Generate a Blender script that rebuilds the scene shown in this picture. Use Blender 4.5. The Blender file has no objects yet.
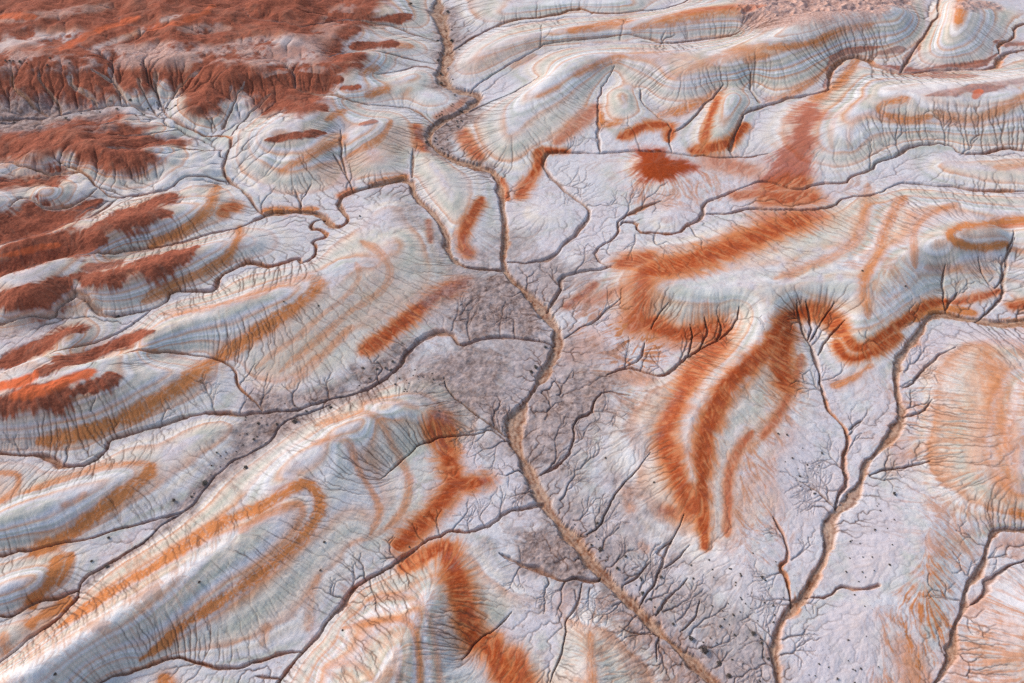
# Aerial view of striped badlands: one eroded terrain with dry washes, coloured strata and scattered shrubs.
import bpy, math, random, heapq, time
import numpy as np
T0 = time.time()
rng = np.random.RandomState(7)
random.seed(7)
C = bpy.context.scene.collection

# ------------------------------------------------------------------ camera
H = 100.0
PITCH = math.radians(47.0)
LENS = 27.0
THX = 18.0 / LENS
cam_d = bpy.data.cameras.new('camera'); cam_d.lens = LENS; cam_d.sensor_width = 36.0
cam_d.clip_start = 1.0; cam_d.clip_end = 9000.0
cam = bpy.data.objects.new('camera', cam_d); C.objects.link(cam)
cam.location = (0, 0, H); cam.rotation_euler = (math.pi / 2 - PITCH, 0, 0)
bpy.context.scene.camera = cam

def ray(px, py):
    cx = (px - 512.0) / 512.0 * THX
    cy = (341.5 - py) / 512.0 * THX
    s, c = math.sin(PITCH), math.cos(PITCH)
    return cx, c + cy * s, -s + cy * c

def hit(px, py, z):
    """where the sight line of a traced point meets the level z (metres)"""
    dx, dy, dz = ray(px, py)
    t = (H - z) / -dz
    return dx * t, dy * t

# ------------------------------------------------------------------ terrain grid: rings and spokes round a point behind the camera
STEP = 0.00066
CELL = (STEP / .001) ** 2
U0, U1, V0, V1 = -0.60, 0.60, 0.19, 1.43
NU = int((U1 - U0) / STEP) // 4 * 4 + 1
NV = int((V1 - V0) / STEP) // 4 * 4 + 1
def to_uv(x, y):
    r = np.hypot(x, y + H)
    return np.arctan2(x, y + H), np.log(r / H)
def to_ij(x, y, step=STEP):
    u, v = to_uv(x, y)
    return (v - V0) / step, (u - U0) / step

# ------------------------------------------------------------------ survey: drainage lines, crests (photo points traced onto the land)
MAIN = [(437,-14),(438,6),(441,25),(449,42),(447,60),(441,72),(443,86),(462,92),(480,94),(474,104),(455,115),(434,126),(427,140),(440,154),(460,163),(482,168),(496,174),(502,198),(506,241),(502,264),(512,281),(527,293),(544,311),(560,334),(552,362),(537,386),(520,409),(513,435),(522,458),(539,490),(550,512),(574,540),(597,570),(629,600),(657,630),(682,652),(707,676),(730,700),(800,790),(850,900)]
# (name, width px, depth m, points)
CH = [
 ('wash', 8.5, 1.1, MAIN),
 ('wash', 6, 1.1, [(256,220),(271,213),(299,212),(320,214),(329,225),(341,228),(349,221),(342,211),(338,199),(353,192),(376,186),(411,178),(413,196),(431,211),(446,231),(448,254),(461,266),(480,269),(500,270)]),
 ('gully', 4, .8, [(-15,287),(0,284),(37,276),(60,270),(95,263),(130,255),(160,250),(195,241),(220,234),(240,229),(256,220)]),
 ('gully', 4.5, 1.0, [(-15,328),(12,327),(37,322),(57,321),(62,311),(87,301),(100,315),(110,318),(140,313),(165,307),(172,293),(200,292),(215,293),(220,277),(245,266),(256,265),(273,268),(298,257),(302,265),(315,258),(316,248),(311,242),(328,236),(323,230),(311,228),(315,221),(324,219)]),
 ('gully', 3, .6, [(-15,386),(0,381),(32,369),(62,357),(105,342),(140,321),(152,311)]),
 ('gully', 3, .7, [(85,374),(97,370),(117,361),(150,359),(170,357),(200,358),(220,361),(235,369),(237,387),(250,396),(262,410)]),
 ('gully', 4.5, 1.0, [(-15,456),(0,456),(50,457),(65,469),(92,464),(107,452),(108,441),(125,436),(162,426),(200,414),(225,413),(240,416),(256,412),(293,412),(318,403),(338,398),(363,393),(381,383),(399,369),(406,355),(416,342),(430,333),(451,331),(457,343),(465,345),(481,338),(506,336),(530,339),(553,344)]),
 ('gully', 3, .7, [(78,600),(82,580),(107,566),(140,547),(160,528),(185,512),(195,505),(205,490),(220,470),(256,451),(271,442),(283,422),(306,414),(331,405)]),
 ('gully', 3.5, .8, [(-15,559),(0,557),(45,551),(62,544),(82,542),(105,534),(125,527),(160,519),(188,511)]),
 ('gully', 3.5, .8, [(-15,621),(0,619),(15,618),(40,604),(70,596),(80,590)]),
 ('gully', 3, .7, [(-15,678),(0,667),(20,652),(37,637),(55,624),(72,607),(79,597)]),
 ('gully', 3.5, .8, [(90,700),(107,677),(140,671),(175,656),(195,662),(220,669),(240,668),(256,662),(288,652),(303,652)]),
 ('gully', 5, 1.0, [(265,697),(280,682),(303,652),(321,634),(326,622),(343,607),(348,594),(363,582),(381,572),(396,564),(416,549),(441,534),(456,531),(468,533),(496,522),(504,511),(527,507),(543,503)]),
 ('gully', 2.5, .5, [(256,676),(281,679)]),
 ('gully', 4, .9, [(499,553),(512,560),(527,567),(542,570),(562,582),(578,578),(597,582),(601,576)]),
 ('rill', 2, .4, [(550,683),(559,662),(564,640),(566,620),(580,602),(582,583)]),
 ('rill', 1.6, .35, [(619,627),(634,634),(659,634)]),
 ('rill', 1.6, .35, [(657,662),(656,647),(660,634)]),
 ('rill', 2.2, .5, [(684,515),(680,525),(672,540),(664,557),(659,577),(644,597),(640,606)]),
 ('rill', 2, .4, [(688,578),(682,585),(672,592),(660,607),(656,616)]),
 ('rill', 2, .4, [(700,600),(697,612),(692,622),(680,632)]),
 ('rill', 2, .4, [(650,562),(636,578),(624,585)]),
 ('rill', 1.6, .4, [(672,540),(656,552),(664,557)]),
 ('rill', 1.6, .4, [(690,545),(676,560),(661,570)]),
 ('rill', 2.5, .6, [(650,454),(632,474),(612,497),(607,512),(598,527),(586,535)]),
 ('gully', 3.5, .9, [(630,396),(604,390),(592,404),(592,414),(573,419),(574,447),(560,464),(540,475)]),
 ('gully', 3.2, .9, [(738,311),(737,323),(720,340),(702,348),(682,361),(670,373),(660,377),(647,372),(622,368),(607,375)]),
 ('rill', 2.2, .6, [(718,318),(722,332),(716,342)]),
 ('rill', 2.2, .6, [(704,318),(708,332),(700,348)]),
 ('rill', 2.2, .6, [(668,306),(655,317),(651,330)]),
 ('rill', 2.2, .6, [(690,325),(694,338),(688,356)]),
 ('rill', 2.2, .6, [(645,342),(641,360),(625,367)]),
 ('rill', 2.4, .6, [(622,298),(605,311),(595,321),(580,328),(565,338)]),
 ('gully', 4, .9, [(612,266),(595,270),(575,272),(562,276),(560,291),(547,311)]),
 ('gully', 4.5, .8, [(768,154),(740,158),(712,158),(640,150),(597,154),(562,152),(543,154),(545,171),(562,188),(587,208),(591,217),(582,226),(567,241),(555,256),(535,262),(508,262)]),
 ('gully', 3, .7, [(662,201),(642,208),(621,218),(617,236),(592,251),(598,262),(612,268)]),
 ('gully', 3.6, .9, [(1040,152),(1024,152),(1003,150),(983,155),(960,155),(950,145),(910,146),(900,155),(876,162),(870,171),(850,176),(845,183),(818,183),(798,191),(768,181),(752,183),(727,195),(702,203),(704,216),(687,225),(677,235),(655,233),(637,233),(637,222),(622,222)]),
 ('gully', 3.2, .8, [(1040,192),(1024,192),(983,192),(948,187),(908,182),(890,186),(878,195),(845,197),(833,208),(810,210),(768,210),(752,208),(730,213),(706,214)]),
 ('wash', 7, .8, [(1040,321),(1024,323),(1003,325),(975,321),(943,314),(928,317),(919,333),(903,353),(895,369),(898,394),(903,414),(893,434),(878,452),(865,464),(860,484),(853,499),(835,512),(828,524),(830,549),(810,587),(793,609),(780,622),(774,644),(778,672),(780,700),(800,790)]),
 ('wash', 6, .8, [(1040,531),(1024,531),(998,529),(988,539),(983,570),(965,587),(964,609),(954,629),(954,654),(935,683),(925,700),(880,780),(850,900)]),
 ('gully', 3.2, .8, [(1040,553),(1024,561),(985,579),(990,593),(968,607)]),
 ('gully', 4, .9, [(795,305),(800,326),(808,342),(818,364),(820,389),(830,414),(850,432),(843,462),(848,482),(839,492),(836,508)]),
 ('rill', 2.5, .7, [(804,305),(812,322),(808,340)]),
 ('rill', 2.5, .7, [(832,308),(818,328),(810,342)]),
 ('rill', 2.2, .6, [(843,325),(826,340),(818,356)]),
 ('rill', 2, .5, [(862,420),(855,424),(849,430)]),
 ('rill', 2, .5, [(800,482),(818,490),(824,498),(834,507)]),
 ('gully', 3, .7, [(773,517),(785,537),(788,557),(778,569),(787,577),(792,607)]),
 ('gully', 3, .7, [(880,586),(875,587),(858,590),(838,586),(828,597),(806,597)]),
 ('gully', 4.2, .9, [(1040,46),(1024,50),(1000,56),(998,72),(943,71),(905,75),(880,69),(866,60),(850,58),(838,64),(829,72),(830,88),(823,94),(795,97),(768,105),(745,113),(738,128),(730,150)]),
 ('gully', 3.2, .8, [(1040,22),(1024,24),(1014,28),(1013,40),(996,46),(999,55)]),
 ('gully', 3, .8, [(939,-10),(938,5),(933,25),(918,47),(903,67),(900,74)]),
 ('gully', 3, .6, [(690,0),(682,5),(657,12),(620,16),(597,16),(575,12),(550,19),(512,22),(483,32),(463,45),(450,52)]),
 ('gully', 3, .6, [(740,37),(735,38),(697,42),(667,46),(645,41),(620,39),(587,44),(545,47),(535,54),(512,64),(480,82),(470,92)]),
 ('gully', 2.5, .5, [(540,80),(512,95),(481,106),(455,117)]),
 ('gully', 2.5, .7, [(614,72),(597,97),(598,135),(600,153)]),
 ('gully', 2.5, .7, [(640,92),(642,103),(655,116),(672,125),(669,140),(672,152)]),
 ('gully', 2.5, .7, [(722,90),(687,125),(675,132)]),
 ('gully', 2.5, .6, [(749,80),(752,95),(760,104)]),
 ('gully', 2.5, .5, [(312,97,2),(331,101),(361,107),(393,107),(416,110),(433,124)]),
 ('gully', 2.5, .5, [(375,80),(391,75),(421,65),(441,72)]),
 ('gully', 3, .9, [(155,72,11),(157,84,4),(158,95)]),
 ('gully', 3, .8, [(108,66,12),(114,80,7),(120,94,2),(128,107)]),
 ('gully', 3, .8, [(92,70,12),(104,78,9),(113,82,6)]),
 ('gully', 3, .8, [(40,72,12),(42,86,7),(56,100,2),(62,116)]),
 ('gully', 3, .8, [(12,72,12),(14,90,6),(30,104,3),(48,116)]),
 ('gully', 3, .8, [(70,74,11),(72,88,7),(92,100,2),(98,109)]),
 ('gully', 3, .8, [(138,76,10),(142,90,4),(150,104,1),(155,113)]),
 ('gully', 3, .8, [(200,72,11),(188,80,7),(176,92,3),(168,104,1),(164,112)]),
 ('gully', 3, .8, [(245,84,8),(240,98,3),(228,116,1),(222,130)]),
 ('gully', 3, .8, [(270,92,7),(262,104,3),(245,118,1),(232,140)]),
 ('gully', 2.5, .7, [(100,127,6),(125,122,3.2),(150,120,1),(168,120)]),
 ('gully', 2.5, .7, [(95,140,7),(125,137,4),(150,137,1.8),(180,131,.4)]),
 ('gully', 2.5, .7, [(110,152,6),(140,150,3.5),(170,148,1.2),(205,150,.6),(222,152)]),
 ('gully', 2.5, .6, [(340,24,6),(370,26,3),(400,30,1.4),(430,40)]),
 ('gully', 2.5, .6, [(330,63,6),(352,57,3),(385,56,1.4),(420,62)]),
 ('gully', 4, .8, [(157,90),(162,110),(175,125),(205,137),(225,136),(235,147),(222,162),(225,180),(242,188),(248,198),(254,206),(262,214)]),
 ('gully', 4, .8, [(-15,123),(37,120),(62,117),(100,109),(130,107),(150,113),(165,118)]),
 ('gully', 3, .7, [(60,166),(82,174),(97,188),(110,197),(150,195),(172,192),(183,180),(200,179),(225,181)]),
 ('gully', 3, .7, [(-15,168),(10,165),(30,172),(60,175),(85,176)]),
 ('gully', 3, .7, [(15,215),(26,200),(50,214),(77,203),(92,196),(98,189)]),
 ('gully', 3, .6, [(-15,254),(10,250),(40,244),(70,232),(100,212),(112,200)]),
 ('rill', 1.8, .4, [(342,135),(342,150),(343,165),(347,176),(353,191)]),
 ('rill', 1.8, .4, [(334,158),(340,168),(346,176)]),
 ('rill', 1.8, .4, [(413,150),(412,165),(412,178)]),
 ('rill', 1.6, .4, [(311,186),(306,193),(302,201),(301,211)]),
 ('rill', 1.6, .4, [(295,190),(299,199),(302,206)]),
 ('rill', 1.6, .4, [(975,262),(992,290),(1002,283),(1010,245)]),
 ('rill', 2.2, .5, [(1010,236),(1003,260),(1004,285),(1000,300),(985,316),(975,321)]),
 ('rill', 2.2, .5, [(942,270),(942,295),(946,312)]),
 ('rill', 2, .5, [(958,292),(950,300),(946,310)]),
 ('rill', 1.8, .5, [(955,348),(935,358),(920,374),(910,385),(902,388)]),
 ('rill', 1.8, .4, [(932,400),(928,408),(915,415),(904,416)]),
 ('rill', 1.8, .4, [(930,462),(900,468),(882,472),(870,475)]),
 ('rill', 2.4, .6, [(382,480),(400,462),(421,444),(441,438),(480,434),(490,428),(505,440)]),
 ('rill', 2.2, .6, [(444,378),(447,390),(460,403),(485,421),(498,430),(506,437)]),
 ('rill', 2, .5, [(512,612),(495,630),(478,640),(462,662)]),
]
# crests: (x, y, metres above the local drainage level)
RG = [
 [(-15,690,9),(32,666,9),(75,641,8.5),(112,617,8),(150,593,7.5),(187,568,7),(212,552,6.5),(237,539,6),(275,517,5),(297,503,4)],
 [(250,495,3),(275,477,4.5),(300,455,5.2),(340,430,5.6),(375,410,5.2),(395,398,4.6),(430,408,3.6),(451,422,2.2)],
 [(-15,395,10),(0,395,10),(60,390,9),(115,378,7.5),(160,372,5.5),(200,367,3.2)],
 [(30,371,6.5),(80,360,8),(120,346,8),(150,332,7),(190,318,6),(225,306,6),(256,295,6),(283,293,5.5),(305,285,4.5)],
 [(-15,372,7),(0,366,7),(37,352,7),(60,336,6.5),(80,327,5)],
 [(-15,303,9),(25,297,9),(62,284,8.5),(100,279,8),(125,272,7.5),(162,259,7),(200,247,6),(225,240,5),(250,236,4.2)],
 [(-15,272,9),(50,255,9),(87,239,8.5),(112,224,8),(130,214,7.5),(155,203,5.5)],
 [(130,216,7.2),(172,212,6),(205,203,4.6),(215,192,3)],
 [(-15,237,9),(40,231,8),(60,222,7),(75,212,5.5)],
 [(-15,192,9),(30,185,8),(52,184,6)],
 [(-15,146,8.5),(50,147,8.5),(100,146,8),(140,148,6.5),(158,150,4.5)],
 [(60,128,9),(100,120,7),(132,113,4)],[(90,134,9),(125,129,6.5),(158,125,3.5)],[(110,146,9),(150,142,6),(178,141,3.5)],
 [(25,76,9),(27,94,5.5),(30,103,3)],[(56,76,9),(60,95,5)],[(82,76,9),(82,95,5),(80,102,2.5)],[(98,80,8),(106,96,4.5)],[(130,76,8.5),(136,95,4.5)],[(148,75,8.5),(150,90,4)],[(170,74,8.5),(168,86,5)],
 [(-15,60,9.5),(60,63,9.5),(120,62,9),(165,68,8.5),(200,62,8.5),(230,75,7.5),(255,82,7),(290,60,7.5),(320,60,7.5),(340,30,7.5),(365,3,7)],
 [(-15,-10,10.5),(100,0,10.5),(200,0,10),(300,0,9)],[(0,30,10),(150,30,9.8),(250,35,8.5)],
 [(205,82,7.5),(208,100,6),(213,114,4)],
 [(365,10,8),(395,13,6),(412,17,3.5)],
 [(340,50,9),(372,44,7.5),(395,42,5.5),(412,46,3)],
 [(320,70,8),(345,63,7.5),(365,64,5.5),(378,67,3.5)],
 [(325,88,7),(350,87,6),(375,86,4.5),(388,90,2.5)],
 [(300,110,8),(325,106,6),(340,109,3.5)],
 [(265,130,8),(300,134,6.5),(325,131,4.5)],
 [(330,140,5),(360,128,5.5),(378,122,5),(392,117,3)],
 [(290,165,3.5),(315,150,4.5),(335,140,4)],
 [(400,76,3.5),(420,71,3.5)],[(425,96,3),(440,96,2)],[(425,150,2.5),(440,175,3),(450,200,2.8),(455,225,1.5)],[(385,165,2.5),(370,155,3)],
 [(467,62,3),(500,42,4.5),(540,35,5.5),(580,28,6),(620,26,6),(660,18,6.5),(700,10,7),(768,2,9)],
 [(500,12,3.5),(530,8,3.5),(580,2,4),(640,3,4)],
 [(512,108,3.5),(535,85,5.5),(560,68,6),(590,56,6.3),(620,55,5.3),(660,54,5),(700,52,6),(740,47,7.5),(768,38,9),(800,25,10),(830,15,11),(870,9,10),(905,3,9)],
 [(505,150,2),(512,130,3),(515,110,3.5)],
 [(672,76,5),(700,68,6.5),(730,61,7.5),(768,55,7.5),(810,45,6)],
 [(622,88,4),(626,105,3),(618,120,1.5)],
 [(735,88,5),(730,115,4),(720,135,2.6)],
 [(645,158,2.5),(670,167,1.8),(655,180,1.2)],
 [(960,-10,9),(957,25,8),(946,42,6),(937,55,3)],
 [(900,18,8),(875,32,5)],
 [(1040,70,8),(1024,74,8),(990,80,8),(940,84,8),(905,88,7.5),(880,91,7),(860,102,6),(846,122,4.6),(842,145,2.5)],
 [(880,88,6.5),(869,72,2.5)],
 [(1040,92,9),(1024,95,9),(975,94,8.5),(930,102,7),(905,110,6)],
 [(1040,171,3),(1000,170,2),(940,167,1.6)],
 [(1040,221,9),(1024,222,9),(998,225,9),(975,226,8.5),(955,236,8),(920,246,7),(902,262,6.5),(888,281,6),(880,300,5),(872,318,3.8)],
 [(888,281,6),(860,285,5.6),(820,288,5),(780,289,4.6),(740,291,4.2),(700,294,3.8),(670,290,3.4),(640,275,2.8)],
 [(770,293,4.6),(765,320,4.4),(745,358,4),(712,382,3.6),(694,405,3.3),(682,425,3),(684,455,2.5),(691,485,2),(699,520,1)],
 [(852,300,5),(851,325,3.6),(848,350,2)],
 [(1040,380,4.5),(1024,400,4.2),(1020,450,4.2),(1018,500,3)],[(990,360,2.6),(985,420,2.8),(985,480,2.4)],
 [(1040,600,3.5),(1024,640,3.2),(1030,690,3.2)],
 [(340,705,8),(385,680,7.8),(402,640,6.4),(425,600,4.8),(443,568,2.8)],
 [(590,700,3.2),(588,660,2.4),(583,630,1.4)],
 [(-15,525,6),(30,508,6),(60,498,5.8),(100,484,5),(132,472,3.8)],
 [(-15,485,3),(10,482,2.2)],
 [(160,448,1.4),(200,433,2.2),(225,425,2)],
 [(-15,592,6),(30,579,5),(52,567,3.8)],
 [(-15,645,4),(30,626,2.6),(52,614,1.6)],
 [(340,264,4.2),(385,262,3.4),(400,238,3.2)],[(380,215,1.6),(400,205,1.4)],
 [(625,420,.9),(640,470,.9)],[(930,600,1),(925,560,1.2),(930,520,1.4)],[(745,580,.8),(740,520,.9)],[(880,540,.8),(860,640,.8)],
 [(535,210,1.2),(560,215,1)],[(680,210,1.2),(660,225,1)],
]
zc_x, zc_y = [], []
for p in MAIN:
    x, y = hit(p[0], p[1], 1.5)
    zc_x.append(x); zc_y.append(y)
_o = np.argsort(zc_y); zc_x = np.array(zc_x)[_o]; zc_y = np.array(zc_y)[_o]
def zbase(x, y):
    return 0.018 * (np.asarray(y) - 30.0) + 0.028 * np.abs(np.asarray(x) - np.interp(y, zc_y, zc_x))
def place(px, py, dz):
    z = dz
    for _ in range(8):
        x, y = hit(px, py, z)
        z = float(zbase(x, y)) + dz
    return x, y, z

def dense(pts, n):
    """sample a polyline of tuples at about n samples per grid cell"""
    out = []
    for a, b in zip(pts[:-1], pts[1:]):
        a = np.array(a, float); b = np.array(b, float)
        m = max(2, int(np.hypot(*(b[:2] - a[:2])) * n))
        for k in range(m):
            out.append(a + (b - a) * k / m)
    out.append(np.array(pts[-1], float))
    return np.array(out)

def smooth_line(pts, it=2):
    pts = [np.array(p, float) for p in pts]
    for _ in range(it):                                # corner cutting
        q = [pts[0]]
        for a, b in zip(pts[:-1], pts[1:]):
            q += [a * .75 + b * .25, a * .25 + b * .75]
        q.append(pts[-1]); pts = q
    return pts

# ------------------------------------------------------------------ base relief: harmonic surface through the surveyed lines
def solve(step, Z, sweeps, fix, val):
    for _ in range(sweeps):
        P = np.pad(Z, 1, mode='edge')
        Z = .25 * (P[:-2, 1:-1] + P[2:, 1:-1] + P[1:-1, :-2] + P[1:-1, 2:])
        Z[fix] = val[fix]
    return Z
def resize(A, shape):
    n, m = A.shape
    i = np.linspace(0, n - 1, shape[0]); j = np.linspace(0, m - 1, shape[1])
    i0 = np.minimum(i.astype(int), n - 2); j0 = np.minimum(j.astype(int), m - 2)
    fi = (i - i0)[:, None]; fj = (j - j0)[None, :]
    fi = fi.astype(A.dtype); fj = fj.astype(A.dtype)
    B = A[i0] * (1 - fi) + A[i0 + 1] * fi
    return B[:, j0] * (1 - fj) + B[:, j0 + 1] * fj
def blur(A, n=1):
    for _ in range(n):
        P = np.pad(A, ((1, 1), (0, 0)), mode='edge'); A = .25 * P[:-2] + .5 * P[1:-1] + .25 * P[2:]
        P = np.pad(A, ((0, 0), (1, 1)), mode='edge'); A = .25 * P[:, :-2] + .5 * P[:, 1:-1] + .25 * P[:, 2:]
    return A
SEGW = []
chan_world = []
for kind, w, d, pts in CH:
    q = [place(p[0], p[1], p[2] * .36) for p in smooth_line([tuple(p) + (0.0,) * (3 - len(p)) for p in pts], 1)]
    chan_world.append((kind, w, d, q))
RELIEF = .62
ridge_world = [[place(p[0], p[1], p[2] * RELIEF) for p in smooth_line(r, 1)] for r in RG]
Z = None
for lev in (32, 16, 8, 4):
    st = STEP * lev
    sh = ((NV - 1) // lev + 1, (NU - 1) // lev + 1)
    fix = np.zeros(sh, bool); acc = np.zeros(sh); cnt = np.zeros(sh)
    def stamp(q):
        a = dense(q, 1.0 / 0.5)
        i, j = to_ij(a[:, 0], a[:, 1], st)
        i = np.rint(i).astype(int); j = np.rint(j).astype(int)
        ok = (i >= 0) & (i < sh[0]) & (j >= 0) & (j < sh[1])
        np.add.at(acc, (i[ok], j[ok]), a[ok, 2]); np.add.at(cnt, (i[ok], j[ok]), 1)
        return i[ok], j[ok]
    for r in ridge_world: stamp(r)
    acc_r, cnt_r = acc.copy(), cnt.copy()
    acc[:] = 0; cnt[:] = 0
    for k, w, d, q in chan_world: stamp(q)
    fix = (cnt + cnt_r) > 0
    val = np.where(cnt > 0, acc / np.maximum(cnt, 1), acc_r / np.maximum(cnt_r, 1))
    if Z is None:
        Z = np.full(sh, val[fix].mean())
    else:
        Z = resize(Z, sh)
    Z[fix] = val[fix]
    Z = solve(st, Z, 500 if lev > 4 else 250, fix, val)
Z = blur(Z, 14)
print('base', time.time() - T0)

# ------------------------------------------------------------------ noise on the grid
def vnoise(shape, cell, seed, oct=4, gain=.5):
    r = np.random.RandomState(seed); out = np.zeros(shape, np.float32); amp = 1.0; tot = 0
    for o in range(oct):
        c = max(1.6, cell / 2 ** o)
        n = (int(shape[0] / c) + 4, int(shape[1] / c) + 4)
        a = r.rand(*n).astype(np.float32) - .5
        i = np.arange(shape[0]) / c; j = np.arange(shape[1]) / c
        i0 = i.astype(int); j0 = j.astype(int)
        fi = (i - i0)[:, None].astype(np.float32); fj = (j - j0)[None].astype(np.float32)
        fi = fi * fi * (3 - 2 * fi); fj = fj * fj * (3 - 2 * fj)
        B = a[i0] * (1 - fi) + a[i0 + 1] * fi
        out += amp * (B[:, j0] * (1 - fj) + B[:, j0 + 1] * fj)
        tot += amp; amp *= gain
    return out * 2 / tot

# ------------------------------------------------------------------ drainage: fill, route, erode
NB = [(-1,0),(1,0),(0,-1),(0,1),(-1,-1),(-1,1),(1,-1),(1,1)]
jit = rng.rand(65536).tolist()
def flood(Zin):
    n, m = Zin.shape
    W = np.full((n + 2, m + 2), -1e9); W[1:-1, 1:-1] = Zin
    z = W.ravel().tolist(); S = m + 2
    done = bytearray(len(z))
    I = np.arange((n + 2) * S).reshape(n + 2, S)
    for k in np.concatenate([I[0], I[-1], I[:, 0], I[:, -1]]).tolist(): done[k] = 1
    hp = []
    for k in np.concatenate([I[1, 1:-1], I[-2, 1:-1], I[1:-1, 1], I[1:-1, -2]]).tolist():
        if not done[k]:
            done[k] = 1; hp.append((z[k], k))
    heapq.heapify(hp)
    off = [di * S + dj for di, dj in NB]
    pop, push = heapq.heappop, heapq.heappush
    while hp:
        zk, k = pop(hp)
        zk += 2e-5 + 3e-4 * jit[k & 65535]
        for o in off:
            q = k + o
            if not done[q]:
                done[q] = 1
                if z[q] < zk: z[q] = zk
                push(hp, (z[q], q))
    return np.array(z).reshape(n + 2, S)[1:-1, 1:-1]
def route(Zf, seed):
    """receiver of each cell, slightly randomised so that the flow does not follow the grid"""
    n, m = Zf.shape
    P = np.pad(Zf, 1, mode='constant', constant_values=1e9)
    best = np.full((n, m), 1e-12); rec = np.arange(n * m).reshape(n, m).copy(); dist = np.ones((n, m))
    idx = np.arange(n * m).reshape(n, m); r = np.random.RandomState(seed)
    rho = 1 / (2 - r.rand(n, m))
    for di, dj in NB:
        dz = Zf - P[1 + di:1 + di + n, 1 + dj:1 + dj + m]
        if di and dj: dz = dz * rho
        b = dz > best
        best = np.where(b, dz, best); rec = np.where(b, idx + di * m + dj, rec)
        if di and dj: dist = np.where(b, 1.414, dist)
        else: dist = np.where(b, 1.0, dist)
    return rec.ravel(), dist.ravel()
def accumulate(Zf, rec, w):
    order = np.argsort(-Zf.ravel(), kind='stable').tolist()
    a = w.ravel().tolist(); rl = rec.tolist()
    for k in order:
        q = rl[k]
        if q != k: a[q] += a[k]
    return np.array(a).reshape(Zf.shape), order

sh2 = ((NV - 1) // 2 + 1, (NU - 1) // 2 + 1)
Z2 = resize(Z, sh2)
R2 = H * np.exp(V0 + STEP * 2 * np.arange(sh2[0]))[:, None] * np.ones(sh2)
dx2 = R2 * STEP * 2
relief = Z2 - zbase(*(lambda u, R: (R * np.sin(u), R * np.cos(u) - H))(U0 + STEP * 2 * np.arange(sh2[1])[None, :] * np.ones(sh2), R2))
Z2 = Z2 + vnoise(sh2, 60, 1, 5, .55) * .27 * np.clip(.42 + relief / 4.5, .42, 1.2) + vnoise(sh2, 6, 2, 2) * .10 * np.clip(.3 + relief / 3, .3, 1)
X2 = R2 * np.sin(U0 + STEP * 2 * np.arange(sh2[1])[None, :] * np.ones(sh2)); Y2 = R2 * np.cos(U0 + STEP * 2 * np.arange(sh2[1])[None, :] * np.ones(sh2)) - H
def sst(a, b, x):
    t = np.clip((x - a) / (b - a), 0, 1); return t * t * (3 - 2 * t)
off = sst(.485, .55, np.abs(U0 + STEP * 2 * np.arange(sh2[1])[None, :]) * np.ones(sh2))      # rolling ground beyond the surveyed part
Z2 = Z2 + off * vnoise(sh2, 150, 45, 3, .45) * 4.5
red = sst(-38, -62, X2 - (Y2 - 160) * .12) * sst(118, 138, Y2)      # softer red mudstone in the far left: cut deeper
Z2 = Z2 + red * (vnoise(sh2, 34, 41, 4, .6) * 2.0)
KER, MEXP = 0.006 * (1 + 4.0 * red) * np.clip(.4 + relief / 3, .4, 1), 0.45
for it in range(14):
    if it % 4 == 0:
        Zf = flood(Z2)
    else:
        Zf = Z2
    rec, dist = route(Zf, 100 + it)
    A, order = accumulate(Zf, rec, dx2 ** 2)
    f = (KER * A ** MEXP / dx2 / dist.reshape(sh2) * 1.0).ravel().tolist()
    z = Z2.ravel().tolist(); rl = rec.tolist()
    for k in reversed(order):
        q = rl[k]
        if q != k and z[q] < z[k]:
            z[k] = (z[k] + f[k] * z[q]) / (1 + f[k])
    Z2 = np.array(z).reshape(sh2)
    Z2 = Z2 * .94 + blur(Z2) * .06
print('erosion', time.time() - T0)

# ------------------------------------------------------------------ full grid
SH = (NV, NU)
Zb = resize(Z2, SH)
uu = U0 + STEP * np.arange(NU)[None, :] * np.ones(SH)
RR = H * np.exp(V0 + STEP * np.arange(NV))[:, None] * np.ones(SH)
XX = RR * np.sin(uu); YY = RR * np.cos(uu) - H
DX = RR * STEP
Zs = blur(Zb, 8)
gi, gj = np.gradient(Zs)
slope = np.hypot(gi, gj) / DX
gl = np.hypot(gi, gj) + 1e-9
di, dj = (gi / gl).astype(np.float32), (gj / gl).astype(np.float32)
white = (rng.rand(*SH).astype(np.float32) - .5)
white = blur(white, 1)
def lic(steps, src):
    out = np.zeros(SH, np.float32)
    I, J = np.meshgrid(np.arange(NV, dtype=np.float32), np.arange(NU, dtype=np.float32), indexing='ij')
    for sgn in (1, -1):
        i, j = I.copy(), J.copy()
        for s in range(steps):
            a = np.clip(i + .5, 0, NV - 1).astype(np.int32); b = np.clip(j + .5, 0, NU - 1).astype(np.int32)
            out += src[a, b]
            i += sgn * di[a, b]; j += sgn * dj[a, b]
    return out / out.std()
streak = lic(22, white)
coarse = lic(30, blur((rng.rand(*SH).astype(np.float32) - .5), 5))
print('streaks', time.time() - T0)

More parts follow.
